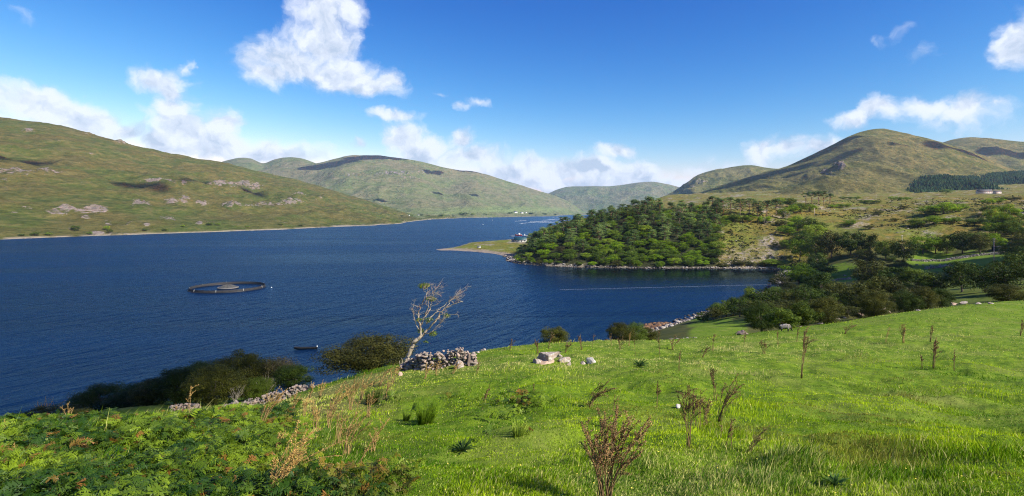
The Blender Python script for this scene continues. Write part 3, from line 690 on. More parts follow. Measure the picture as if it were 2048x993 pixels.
for it in range(260):
    px = RNG.uniform(1030,1438); Y = RNG.uniform(440,520); x = (px-1024)/F*Y; sd = float(sdist([x],[Y])[0])
    if not (3.0 < sd < 7.5) or any((x-a)**2+(Y-b)**2 < 4.6**2 for a,b in wood): continue
    wood.append((x,Y)); h_ = RNG.uniform(4.5,7); place(['bright','oak','oak','bright','olive'][it%5], 'shore_shrub', x, Y, h_*1.5, h_, region='fringe')
# more of the same wood runs along the ridge to the east
for px, pb, h, w, k in [(1405,428,22,26,'oak'),(1425,424,30,30,'tallpine'),(1446,430,32,34,'tallpine'),(1462,426,30,30,'tallpine'),(1480,432,34,34,'tallpine'),(1500,430,32,36,'tallpine'),(1516,434,32,34,'pine'),(1534,436,34,36,'tallpine'),
   (1552,432,32,36,'tallpine'),(1568,438,24,30,'oak'),(1585,428,20,34,'bright'),(1600,426,22,34,'oak'),(1470,444,16,30,'oak'),(1430,444,16,34,'oak'),(1450,452,14,26,'bright'),(1500,444,16,30,'bright'),(1530,446,16,30,'bright'),
   (1612,410,24,22,'tallpine'),(1624,410,26,24,'tallpine'),(1636,412,28,26,'tallpine'),(1648,412,28,26,'tallpine'),(1660,412,24,24,'tallpine'),(1620,424,16,36,'bright'),(1580,414,20,30,'oak'),(1560,412,18,30,'oak')]:
    place_px(k, 'pine_tree' if 'pine' in k else 'broadleaf_tree', px, pb, h, w, region='ridge')
for px, pb, h, w, k in [(1600,522,52,44,'bright'),(1632,524,58,52,'oak'),(1664,516,60,58,'olive'),(1700,512,58,60,'oak'),(1738,510,50,50,'oak'),(1730,540,44,50,'olive'),(1634,546,48,44,'oak'),
   (1772,520,46,52,'oak'),(1808,524,50,52,'oak'),(1846,508,42,55,'bright'),(1872,508,38,40,'oak'),(1895,508,42,44,'oak'),(1926,508,46,56,'oak'),(1960,508,44,48,'olive'),(1990,500,34,44,'bright'),
   (1598,572,48,86,'bright'),(1562,580,34,46,'olive'),(1642,560,40,60,'oak'),(1742,582,68,76,'olive'),(1790,590,60,72,'oak'),(1832,592,58,64,'oak'),(1868,590,52,60,'oak'),
   (1712,622,66,84,'olive'),(1758,622,76,80,'olive'),(1796,620,58,60,'olive'),(1532,634,64,76,'oak'),(1580,634,60,70,'olive'),(1622,628,60,70,'oak'),(1500,622,50,46,'oak'),(1642,600,60,76,'oak'),(1668,610,52,64,'olive'),
   (1452,634,36,50,'oak'),(1480,634,46,54,'oak'),(1428,640,28,40,'olive'),(1406,644,20,34,'oak'),(1922,585,66,80,'oak'),(1970,585,64,74,'oak'),(2012,588,74,80,'oak'),(2052,570,76,84,'oak'),(2042,530,60,80,'oak'),(2100,560,80,90,'oak'),(2140,600,90,110,'oak')]:
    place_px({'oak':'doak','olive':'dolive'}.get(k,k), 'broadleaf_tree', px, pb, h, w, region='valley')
for k in range(26):
    px = RNG.uniform(1925,2130); pb = RNG.uniform(418,492)-0.12*(2048-px)*0; 
    if pb < 425+ (2048-px)*0.32-20: continue
    place_px(['oak','oak','olive','bright'][k%4], 'broadleaf_tree', px, pb, RNG.uniform(20,34), RNG.uniform(34,52), region='slope')
for px, pb, h, w, k in [(1575,470,26,30,'bright'),(1594,462,28,32,'bright'),(1612,468,32,36,'oak'),(1628,482,34,40,'oak'),(1608,492,30,40,'oak'),(1636,462,22,26,'oak'),(1570,498,20,18,'oak'),(1550,494,14,12,'olive'),(1592,448,16,26,'bright'),(1560,452,14,20,'olive'),
   (1462,441,12,28,'bright'),(1420,447,10,30,'bright'),(1480,532,14,26,'olive'),(1502,532,10,16,'olive'),(1548,532,18,40,'oak'),(1530,532,11,24,'olive'),(1446,532,8,20,'olive'),
   (1700,452,14,24,'bright'),(1838,454,18,30,'bright'),(1870,448,16,34,'bright'),(1900,446,14,36,'bright'),(1862,430,22,44,'bright'),(1888,428,24,44,'bright'),(1910,424,22,36,'bright'),(1790,442,8,14,'olive'),(1756,430,8,16,'olive'),(1738,458,8,18,'olive'),(1806,420,9,18,'olive'),
   (1950,452,16,30,'oak'),(1986,408,12,40,'bright'),(2020,402,10,40,'olive'),(1892,391,11,20,'oak'),(1700,400,7,40,'bright'),(1740,408,8,40,'oak'),(1800,402,8,40,'bright'),(1680,416,8,40,'bright')]:
    q = max(1, round(w/(1.7*h)))
    for i_ in range(q): place_px(k, 'shrub', px+(i_-(q-1)/2)*w/q, pb+RNG.uniform(-1.5,1.5), h*RNG.uniform(.8,1.15), w/q*1.35, region='moor')
for it in range(900):
    px = RNG.uniform(1400,2120); Y = math.exp(RNG.uniform(math.log(120),math.log(400))); x = (px-1024)/F*Y; z = gz(x,Y); py = HY-(z-CZ)/Y*F
    if z < 1.5 or not (500 < py < 660) or (1380 < px < 1500 and py > 630) or (1645 < px < 1725 and 524 < py < 596) or (1815 < px < 2015 and 500 < py < 572) or (px > 1840 and py > 556+(2048-px)*0.14): continue
    if float(sdist([x],[Y])[0]) < 5 or any((x-a)**2+(Y-b)**2 < (5.2+Y*0.008)**2 for a,b in wood): continue
    wood.append((x,Y)); hh = RNG.uniform(3.2,6.0)
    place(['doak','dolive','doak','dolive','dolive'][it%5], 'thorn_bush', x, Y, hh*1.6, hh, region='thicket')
# bushes close to the shore below the pasture
NEARB = [('nthorn',735,752,78,158,43,'round dark olive hawthorn bush behind the leaning dead tree and stone wall'),
 ('nolive',470,795,66,110,52,'tall dark evergreen bush, highest in the row above the left shore'),
 ('nolive',432,806,52,100,44,'olive green bush in front of the tall dark one, left shore'),
 ('nbrown',545,802,70,100,50,'thin bronze leaved bush left of the small bright green bush'),
 ('noak',592,800,54,70,48,'bright green rounded bush at the right end of the left shore row'),
 ('noak',390,806,56,90,56,'dark bush left of the tall evergreen above the left shore'),
 ('nolive',318,818,46,90,52,'low dark bush in the shade, third from the left on the shore'),
 ('noak',208,822,52,96,56,'spreading dark bush over the water, second from the left'),
 ('noak',262,828,34,80,54,'low ragged bush in the middle of the shaded left shore'),
 ('noak',352,806,50,90,50,'dark bush between the low shaded one and the broken wall, left shore'),
 ('noak',285,822,46,90,56,'broad dark bush over the water behind the shaded low one'),
 ('nolive',505,798,66,90,50,'dark olive bush right of the tallest evergreen, left shore'),
 ('noak',410,800,60,90,54,'dark bush joined to the left side of the tallest evergreen'),
 ('nolive',100,850,34,90,50,'low scrubby bush behind the bracken beside the pale dock cluster'),
 ('noak',30,862,30,80,48,'leftmost low dark bush behind the bracken edge'),
 ('nolive',150,856,30,60,38,'small olive scrub bush just right of the pale dock cluster'),
 ('noak',512,812,40,60,46,'small dark bush behind the fallen stone wall, left shore'),
 ('nolive',1108,690,34,52,58,'small dark bush on the brow above the water, right of the dolmen stones'),
 ('nolive',1242,690,40,50,62,'feathery green bush on the brow, left of the brown weed bank'),
 ('noak',1272,690,42,46,64,'small rounded green bush behind the brow, touching the weed bank'),
 ('nolive',1298,690,30,40,66,'low bush at the left edge of the brown weed bank'),
 ('nbright',1560,664,46,62,64,'yellow green big leaved shrub right behind the grazing sheep'),
 ('nbright',1606,654,46,56,68,'yellow green big leaved shrub right of the one behind the sheep'),
 ('noak',1524,664,60,60,70,'dark upright shrub at the left end of the pasture hedge'),
 ('nolive',1650,640,44,60,74,'dark olive shrub behind the pale boulders in the pasture hedge'),
 ('nolive',1750,624,40,56,80,'low dark shrub between the two pairs of hedge boulders'),
 ('noak',1812,618,34,56,84,'dark shrub right of the paired boulders on the pasture brow'),
 ('nolive',1850,614,36,50,84,'brownish leaved shrub near the right end of the pasture hedge'),
 ('noak',1882,608,30,40,86,'last green shrub of the pasture hedge before the flat slabs'),
 ('nolive',2020,606,34,70,88,'dark olive shrub at the right edge of the pasture brow')]
for k, px, pb, hp, wp, Y, lab in NEARB:
    x = (px-1024)/F*Y; top = CZ+(HY-(pb-hp))/F*Y; g0 = gz(x,Y); h = max(top-g0+0.5, 1.2)*(1.06 if px > 620 or px < 240 else 1.32)
    w = wp/F*Y*1.3
    e = place(k, 'bush', x, Y, w, h, sink=0.2); TREES.pop()
    tag(e, lab, 'bush', 'bushes round the pasture edge')

# hazy conifer plantation on the mountain foot
def conifer_mass():
    mb = MB(); rng = np.random.default_rng(12); px0 = 1828
    edge = [(1825,372,388),(1845,354,386),(1880,350,386),(1915,352,386),(1960,352,385),(1990,345,384),(2048,341,382),(2300,330,380)]
    e = np.array(edge, float); V = []; 
    pxs_, vv, XX_, YY_, ZZ_ = hR
    Yg = YY_; PYg = HY-(ZZ_-CZ)/YY_*F; n = 0
    nfr = len(vv)-30
    for i in range(len(pxs_)):
        if pxs_[i] < 1826: continue
        top = np.interp(pxs_[i], e[:,0], e[:,1]); bot = np.interp(pxs_[i], e[:,0], e[:,2])
        for j in range(0, nfr):
            if top+3 < PYg[i,j] < bot+6:
                for q in range(5):
                    V.append((XX_[i,j]+rng.normal()*11, YY_[i,j]+rng.normal()*11, ZZ_[i,j]-1, rng.uniform(11,14)))
    A = np.array(V); print('conifers', len(A))
    if len(A) > 26000: A = A[rng.permutation(len(A))[:26000]]
    for lvl in range(3):
        z0 = 0.08+0.28*lvl; z1 = min(1.0, z0+0.48); r = 0.48*(1-0.27*lvl)
        t = np.arange(5)*2*np.pi/5+lvl*.6; m = len(A)
        rim = np.stack([A[:,None,0]+A[:,None,3]*r*np.cos(t), A[:,None,1]+A[:,None,3]*r*np.sin(t), np.broadcast_to((A[:,2]+A[:,3]*z0)[:,None],(m,5))],-1)
        tip = np.stack([A[:,0],A[:,1],A[:,2]+A[:,3]*z1],-1)[:,None]
        Vv = np.concatenate([rim,tip],1).reshape(-1,3); b = (np.arange(m)*6)[:,None,None]; k = np.arange(5)
        f = b+np.stack([k,(k+1)%5,np.full(5,5)],-1)[None]; mb.add(Vv, f.reshape(-1,3))
    m = leafmat('spruce_needles', (0.010,0.028,0.003), (0.026,0.058,0.006), clump=0.02, trans=0.0)
    o = mb.build('conifer_plantation', m); tag(o, 'dark blue green conifer plantation at the foot of the right mountain', 'woodland', kind='stuff')
conifer_mass()

# low scrub and tussocks on the moor: nobody could count it
def scrub():
    rng = np.random.default_rng(3); mb = MB(); n = 5200
    px = rng.uniform(1430,2150,n*2); Y = np.exp(rng.uniform(math.log(425),math.log(1050),n*2)); X = (px-1024)/F*Y
    dn = fbm(X/38,Y/38,4,201)+0.25*(px<1600); ok = dn > rng.uniform(-0.15,0.45,n*2); X,Y = X[ok],Y[ok]; sd = sdist(X,Y); ok = sd>4; X,Y=X[ok],Y[ok]; Z = gh(X,Y)
    m = len(X); r = rng.uniform(0.4,1.5,m)*rng.uniform(0.6,1.4,m); k = 14
    u = unit(m*k, rng); u[:,2] = np.abs(u[:,2])*0.7
    P = np.repeat(np.stack([X,Y,Z],1),k,0)+u*np.repeat(r,k)[:,None]
    leaf_quads(mb, P, u+unit(m*k,rng)*0.6, np.repeat(r,k)*0.8, rng, 0.7)
    m_ = leafmat('heath_leaves', (0.045,0.06,0.014), (0.11,0.115,0.025), clump=0.08, trans=0.2)
    tag(mb.build('heath_scrub', m_), 'low green and brown heath scrub dotting the moor', 'scrub', kind='stuff')
scrub()

# ------------------------------------------------------------------ rock
def rock_arr(rng, size, sub=2, cuts=9, rough=0.06, rot=True):
    V, Fc = ico(sub); V = V.copy()
    for k in range(cuts):
        n = unit(1,rng)[0]; d = rng.uniform(0.45,0.8); t = V@n-d; V -= np.maximum(t,0)[:,None]*n
    V *= 1+rough*(fbm(V[:,0]*2.3+V[:,2]*1.3+rng.uniform(0,50), V[:,1]*2.3-V[:,2]*1.7, 4, 9))[:,None]*2
    V *= np.asarray(size)
    if rot:
        a = rng.uniform(0,6.28); c, s = math.cos(a), math.sin(a); V = np.stack([V[:,0]*c-V[:,1]*s, V[:,0]*s+V[:,1]*c, V[:,2]],1)
    return V, Fc
M_rock = rockmat('lichened_stone', (0.12,0.105,0.09), (0.29,0.265,0.23), (0.25,0.19,0.15), 2.2, 0.04)
M_rock_fine = rockmat('weathered_stone', (0.14,0.115,0.09), (0.32,0.285,0.235), (0.29,0.19,0.14), 5.0, 0.02, 0.58)
M_sand = rockmat('red_sandstone', (0.20,0.12,0.085), (0.34,0.23,0.16), (0.36,0.27,0.20), 2.2, 0.04, 0.62)
M_dark = rockmat('brown_stone', (0.10,0.075,0.06), (0.19,0.15,0.12), (0.16,0.12,0.10), 2.2, 0.04, 0.66)
M_white = rockmat('pale_quartz_stone', (0.24,0.22,0.20), (0.42,0.40,0.37), (0.33,0.30,0.26), 2.5, 0.04)
def wall(name, pts, hts, thick, ssz, seed, mat, label, group=None, zoff=-0.06, dens=1.0):
    rng = np.random.default_rng(seed); mb = MB(); pts = np.array(pts,float); seg = np.linalg.norm(np.diff(pts,axis=0),axis=1); cum = np.concatenate([[0],np.cumsum(seg)]); L = cum[-1]
    hmax = max(hts); nc = max(1,int(hmax/(ssz*1.15))); 
    for c in range(nc+1):
        t = rng.uniform(0,ssz)
        while t < L:
            s = ssz*(0.62+min(rng.gamma(1.6,0.36),1.3))*(1.25-0.3*c/max(nc,1)); h = np.interp(t/L, np.linspace(0,1,len(hts)), hts)*(1+0.25*rng.normal()*0.6)
            zc = c*ssz*1.0+ssz*0.3
            if zc < h:
                x = np.interp(t, cum, pts[:,0]); y = np.interp(t, cum, pts[:,1]); taper = 1-0.35*zc/max(h,.1)
                for side in (-1,0,1):
                    if side == 0 and rng.uniform() < 0.4: continue
                    xx = x+rng.normal()*0.05*thick; yy = y+side*thick*0.42*taper+rng.normal()*ssz*0.15
                    V, Fc = rock_arr(rng, (s*rng.uniform(.62,.95), s*0.6, s*rng.uniform(0.30,0.58)), 2, 9)
                    tl = rng.normal()*0.35; V = np.stack([V[:,0]*math.cos(tl)-V[:,2]*math.sin(tl), V[:,1], V[:,0]*math.sin(tl)+V[:,2]*math.cos(tl)],1)
                    mb.add(V+np.array([xx,yy,gz(xx,yy)+zc+zoff+rng.normal()*ssz*0.18]), Fc)
            t += s*rng.uniform(.8,1.15)/dens
    o = mb.build(name, mat); tag(o, label, 'stone wall', group); return o
def gp(px, py): g = ghit(px, py); return (g[0], g[1])
def sp(px, Y): return ((px-1024)/F*Y, Y)
wall('dry_stone_wall', [sp(802,31.5),sp(850,30.5),sp(900,30),sp(952,29.5)], [0.3,0.62,0.8,0.88,1.0,0.6], 0.75, 0.135, 5, M_rock_fine, 'tumbled dry stone wall of pale and pink stones beside the leaning dead tree')
wall('dry_stone_wall', [sp(428,35),sp(520,37),sp(625,38)], [0.35,0.6,0.45,0.75,0.7,0.4], 0.9, 0.13, 6, M_rock_fine, 'low broken stone wall on the left slope behind the bracken')
wall('dry_stone_wall', [sp(345,38),sp(400,39)], [0.4,0.6,0.3], 0.7, 0.14, 7, M_rock_fine, 'short heap of fallen wall stones left of the small silver dead tree')
wall('dry_stone_wall', [sp(1322,92),sp(1365,92),sp(1412,92)], [0.6,1.1,1.0,0.5], 1.4, 0.34, 8, M_rock, 'pale ruined wall end between the brown weed bank and brown rock')
for px0, Y0, px1, Y1, h, lab in [(1822,372,1905,366,1.6,'long field wall below the trees at the top of the shaded green field'),(1905,366,2010,362,1.5,'right stretch of the field wall running to the dark shed'),
     (1850,308,1905,306,1.4,'pale wall section at the near side of the shaded green field'),(1660,300,1700,292,1.1,'low wall across the bottom of the small bright green field'),(2008,395,2050,392,1.4,'grey wall in front of the bright shrub at the right edge')]:
    wall('field_wall', [sp(px0,Y0),sp(px1,Y1)], [h,h*0.9,h], 1.2, 0.55, px0, M_rock, lab, 'walls of the valley fields')
ROCKS = [ # px, py of base, width px, height px, depth ratio, material, Y, label
 (1098,727,66,26,0.7,M_rock,'long overhanging grey capstone of the stone group in the pasture'),
 (1093,729,50,12,0.8,M_sand,'reddish stone tucked beneath the grey capstone'),
 (1130,726,30,20,1.0,M_rock,'square grey block right of the capstone'),
 (1116,716,24,18,1.0,M_rock,'upright lichened block behind the capstone'),
 (1074,727,20,14,1.0,M_rock,'small dark stone at the left foot of the capstone'),
 (1138,732,18,11,1.0,M_rock,'flat grey stone in front of the square block'),
 (1185,727,26,19,1.0,M_white,'rounded white stone standing apart on the grass'),
 (1167,729,18,9,1.0,M_rock,'low grey stone touching the rounded white one'),
 (1357,817,15,11,1.0,M_white,'small white stone lying alone among the dock stalks'),
 (996,694,14,17,0.9,M_sand,'pointed reddish stone on the brow above the water'),
 (1012,692,24,9,0.8,M_rock,'flat grey slab right of the pointed reddish stone'),
 (1032,690,18,8,0.8,M_rock,'rightmost flat slab of the row on the brow'),
 (982,698,16,10,1.0,M_rock,'rounded stone just left of the pointed reddish one'),
 (968,702,14,8,1.0,M_rock,'low stone at the left end of the row on the brow'),
 (955,706,10,6,1.0,M_rock,'little stone between the wall end and the brow row'),
 (942,733,26,36,0.9,M_dark,'big dark upright stone closing the right end of the wall'),
 (920,737,22,24,0.9,M_rock,'grey slab leaning in the wall beside the dark end stone'),
 (1489,670,32,13,0.8,M_dark,'low brown rock half sunk in the pasture left of the sheep'),
 (1718,624,20,12,0.9,M_rock,'white and rust boulder, upper one of the left hedge pair'),
 (1724,632,24,12,0.9,M_sand,'pale sandstone boulder, lower one of the left hedge pair'),
 (1770,620,14,14,0.9,M_rock,'grey boulder, left one of the right hedge pair'),
 (1778,626,16,9,0.9,M_sand,'orange tinted boulder, right one of the right hedge pair'),
 (1640,640,14,7,1.0,M_rock,'pale stone left of the tilted one along the hedge foot'),
 (1653,643,12,12,0.8,M_sand,'tilted sandstone block at the foot of the hedge'),
 (1676,640,12,6,1.0,M_rock,'small grey stone lying on grass right of the tilted block'),
 (1600,654,16,6,1.0,M_rock,'flat stone just right of the grazing sheep'),
 (1643,649,12,5,1.0,M_rock,'flat stone in the grass before the tilted block'),
 (1692,637,8,5,1.0,M_white,'tiny pale stone near the left hedge pair'),
 (1912,610,24,8,0.8,M_sand,'pinkish flat slab at the right end of the hedge'),
 (1930,608,20,8,0.8,M_rock,'grey slab right of the pinkish flat one'),
 (1960,609,16,5,0.8,M_rock,'thin grey slab on the brow near the right edge'),
 (1985,608,14,4,0.8,M_rock,'last thin slab on the brow before the right shrub'),
 (1840,622,12,4,0.9,M_rock,'thin stone on the brow below the dark hedge shrubs'),
 (668,752,14,9,1.0,M_sand,'pinkish stone at the left foot of the hawthorn bush'),
 (800,752,16,13,1.0,M_sand,'pink stone at the foot of the leaning dead tree'),
 (286,838,9,4,1.0,M_white,'white stone at the back edge of the bracken')]
rng = np.random.default_rng(77)
for i, (px, py, w, h, dr, mt, lab) in enumerate(ROCKS):
    g = ghit(px, py)
    if g is None: print('rock miss', px, py); continue
    x, y, z = g; W_ = w/F*y*0.92; H_ = h/F*y*0.92
    V, Fc = rock_arr(rng, (1,1,1), 4, 14, 0.05, False)
    V *= (1+0.09*ridged(V[:,0]*1.6+i*3.1+V[:,2], V[:,1]*1.6-V[:,2]*1.3, 4, 40+i))[:,None]*0.94; V = V*np.array([W_*0.56, W_*0.5*dr, H_*0.66])
    if i == 0: V[:,2] += 0.10*V[:,0]+0.08; 
    if i == 9: V[:,0] *= (1-0.45*(V[:,2]/H_))
    mb = MB().add(V-np.array([0,0,0]), Fc)
    o = mb.build('boulder', mt); o.location = (x, y+W_*0.3, z+H_*(0.26 if i == 0 else 0.05)); tag(o, lab, 'stone' if w < 20 else 'boulder', 'stones of the pasture')
# shore rubble of the headland and bay: one band of countless rocks
def rubble():
    rng = np.random.default_rng(9); mb = MB(); n = len(POLY)
    for i in range(n):
        a, b = POLY[i], POLY[(i+1)%n]
        if not (150 < a[1] < 560 and a[0] > -20 and b[1] < 560): continue
        L = np.linalg.norm(b-a); nrm = np.array([-(b-a)[1],(b-a)[0]])/L
        for k in range(int(L*2.6)):
            t = rng.uniform(); p = a+(b-a)*t+nrm*rng.uniform(-6,3.5)
            sd = float(sdist([p[0]],[p[1]])[0])
            if sd < -3 or sd > 5.5: continue
            s = rng.uniform(0.35,1.1)*(1.5 if rng.uniform()<0.15 else 1)
            V, Fc = rock_arr(rng, (s*1.1,s*0.8,s*0.6), 1, 5)
            mb.add(V+np.array([p[0],p[1],max(gz(p[0],p[1]),-0.2)+0.1*s]), Fc)
    m, nt, b = newmat('shore_rock'); ge = nd(nt,'ShaderNodeNewGeometry'); nz = nd(nt,'ShaderNodeSeparateXYZ', ins={0:ge.outputs['Position']})
    n_ = noise(nt, ge.outputs['Position'], 1.5, 5); c = mixc(nt, n_.outputs[0], (0.20,0.17,0.14),(0.52,0.48,0.42)); c = mixc(nt, mth(nt,'MULTIPLY',ge.outputs['Random Per Island'],0.6), c, (0.14,0.11,0.09))
    zz = mth(nt,'MULTIPLY_ADD', n_.outputs[0], 0.5, nz.outputs[2]); c = mixc(nt, mapr(nt, zz, 0.95, 0.5), c, (0.05,0.035,0.02))   # weed and wet below the tide line
    nt.links.new(c, b.inputs['Base Color']); b.inputs['Roughness'].default_value = 0.85
    tag(mb.build('shore_rubble', m), 'pale broken rocks lining the waterline of the bay and headland', 'rocks', kind='stuff')
    # rocky scatter on the bank and moor
    mb = MB(); N = 3000; px = rng.uniform(1435,2120,N); Y = np.exp(rng.uniform(math.log(432),math.log(900),N)); X = (px-1024)/F*Y; cl = np.exp(-((px-1490)/60)**2)*sst(Y,520,480); dn = fbm(X/25,Y/25,4,303)+cl*0.7
    ok = dn > rng.uniform(0.12,0.6,N)
    for x, y in zip(X[ok], Y[ok]):
        s = rng.uniform(0.25,0.9)*rng.uniform(0.6,1.3); V, Fc = rock_arr(rng, (s*1.5,s,s*0.5), 1, 5); mb.add(V+np.array([x,y,gz(x,y)+0.1*s]), Fc)
    tag(mb.build('moor_stones', M_rock), 'pale stones strewn over the moor and rocky bank', 'stones', kind='stuff')
rubble()
# weed covered bank in the bay
def weed():
    rng = np.random.default_rng(15); mb = MB(); cx, cy = sh(1335,655)
    for k in range(420):
        a = rng.uniform(0,6.28); r = rng.uniform(0,1)**0.5; x = cx+math.cos(a)*r*9-1; y = cy-4+math.sin(a)*r*13; s = rng.uniform(0.5,1.3)
        V, Fc = rock_arr(rng,(s*1.4,s*1.2,s*0.32),1,3); mb.add(V+np.array([x,y,0.12+0.5*(1-r)]),Fc)
    tag(mb.build('weed_bank', simple('brown_weed',(0.16,0.085,0.035),0.6,0.5,0.8)), 'rust brown seaweed covered rocks at the edge of the bay', 'seaweed', kind='stuff')
weed()

# ------------------------------------------------------------------ leaning dead tree
def dead_tree():
    rng = np.random.default_rng(21); Y0 = 32.5
    def q(px, py, dy=0): Y = Y0+dy; return np.array([(px-1024)/F*Y, Y, CZ+(HY-py)/F*Y])
    bx, by = sp(808, Y0); bz = gz(bx,by); base = np.array([bx,by,bz-0.1])
    root = empty('dead_tree', (bx,by,bz))
    tr = MB(); lb = MB(); tw = MB()
    def path(P, r, mb, n=5, sub=5):
        P = np.array(P); t = np.linspace(0,len(P)-1,(len(P)-1)*sub+1); k = np.clip(t.astype(int),0,len(P)-2); f = (t-k)[:,None]
        m = np.gradient(P,axis=0); a,b = P[k],P[k+1]; ma,mb_ = m[k],m[k+1]
        C = (2*f**3-3*f**2+1)*a+(f**3-2*f**2+f)*ma+(-2*f**3+3*f**2)*b+(f**3-f**2)*mb_
        C[1:-1] += rng.normal(size=(len(C)-2,3))*0.028
        rr = np.interp(np.linspace(0,1,len(C)), np.linspace(0,1,len(r)), r); mb.tube(C, rr, n); return C
    T = path([base, q(814,722), q(822,698), q(828,685,.05), q(842,672,.1)], [0.20,0.13,0.115,0.11,0.10], tr, 10)
    k0 = q(842,672,.1)
    limbs = [([k0,q(841,654,.1),q(836,638,-.1),q(840,618,-.2),q(846,604,-.3),q(850,592,-.3)],.075), ([q(840,655,.1),q(846,640,.2),q(858,622,.3),q(864,604,.35),q(868,588,.3),q(882,566,.4)],.06),
             ([q(834,682,.1),q(852,664,.1),q(866,648,0),q(880,628,-.1),q(898,612,-.1),q(926,603,-.2)],.085), ([q(866,648,0),q(880,632,.3),q(894,612,.5),q(908,594,.6),q(922,578,.7)],.05),
             ([q(848,668,.1),q(860,666,-.3),q(872,656,-.4),q(886,640,-.5),q(896,630,-.5)],.04), ([q(838,660,.1),q(832,650,.0),q(828,636,-.1),q(826,622,-.1),q(821,614,-.2)],.032),
             ([q(852,648,.2),q(866,630,.4),q(880,618,.5),q(896,604,.6),q(915,590,.6)],.05), ([q(846,604,-.3),q(852,590,-.4),q(846,576,-.4)],.03),([q(850,630,.1),q(858,610,.0),q(860,592,-.1),q(872,576,-.1)],.04)]
    ends = []
    for P, r in limbs:
        C = path(P, [r,r*.6,r*.35,r*.16], lb, 6)
        def rec(C, r, depth):
            n = 6 if depth == 0 else 3
            for k in range(n):
                i = rng.integers(len(C)//3, len(C)); s = C[i]; L = [0.55,0.30,0.17][depth]*rng.uniform(0.5,1.2)
                d = (C[-1]-C[0]); d /= np.linalg.norm(d)+1e-9; d = d*0.9+unit(1,rng)[0]*0.8+np.array([0.42,0,0.05]); d /= np.linalg.norm(d)
                pts = [s]; 
                for j in range(4): d = d+rng.normal(size=3)*0.22; d /= np.linalg.norm(d); pts.append(pts[-1]+d*L/4)
                pts = np.array(pts); tw.tube(pts, np.linspace(r, r*0.4, 5), 3)
                if depth < 2: rec(pts, r*0.6, depth+1)
                else: ends.append(pts[-1])
        rec(C, 0.014, 0)
    snag = MB()
    for px_, py_ in ((799,722),(803,716),(812,718)):
        path([q(804,750,-.1),q((804+px_)/2-1,738,-.1),q(px_,py_,-.15)], [.07,.06,.012], snag, 6)
    lf = MB()
    for cx, cy, r, n in ((848,572,.34,330),(862,598,.30,200),(842,662,.26,150),(866,668,.28,170),(893,632,.24,90),(838,640,.2,70),(858,640,.26,110),(852,684,.15,40)):
        c = q(cx,cy,rng.uniform(-.3,.4)); u = unit(n,rng); P = c+u*(r*rng.uniform(.2,1,n)**.5)[:,None]*np.array([1.1,1,.55]); leaf_quads(lf, P, u+unit(n,rng), 0.075, rng, 0.7)
    off = np.array([bx,by,bz])
    for mb in (tr,lb,tw,snag,lf): mb.V = [v-off for v in mb.V]
    tr.build('trunk', M_grey, root, True); b = lb.build('branches', M_grey, root, True); tw.build('twigs', M_grey, b)
    snag.build('snag', M_grey, root, True); lf.build('leaf_tufts', leafmat('tuft_leaves',(0.09,0.14,0.02),(0.19,0.24,0.03),clump=3), root)
    tag(root, 'bare silver wind bent tree leaning right over the tumbled stone wall', 'tree')
dead_tree()
def small_dead(px, Y, hpx, label, seed):
    rng = np.random.default_rng(seed); x, y = sp(px,Y); h = hpx/F*Y; o = bare_variant(rng).build('dead_tree', M_grey); o.location = (x,y,gz(x,y)); o.scale = (h,h,h); tag(o, label, 'tree')
small_dead(468,40,44,'small silver dead tree rising behind the broken wall on the left slope',3)
small_dead(528,46,52,'thin grey bare tree standing among the left shore bushes',4)
small_dead(1355,560,26,'pale bare tree among the pines near the top of the wood',5)
small_dead(1572,560,22,'pale bare tree at the right end of the ridge pines',6)

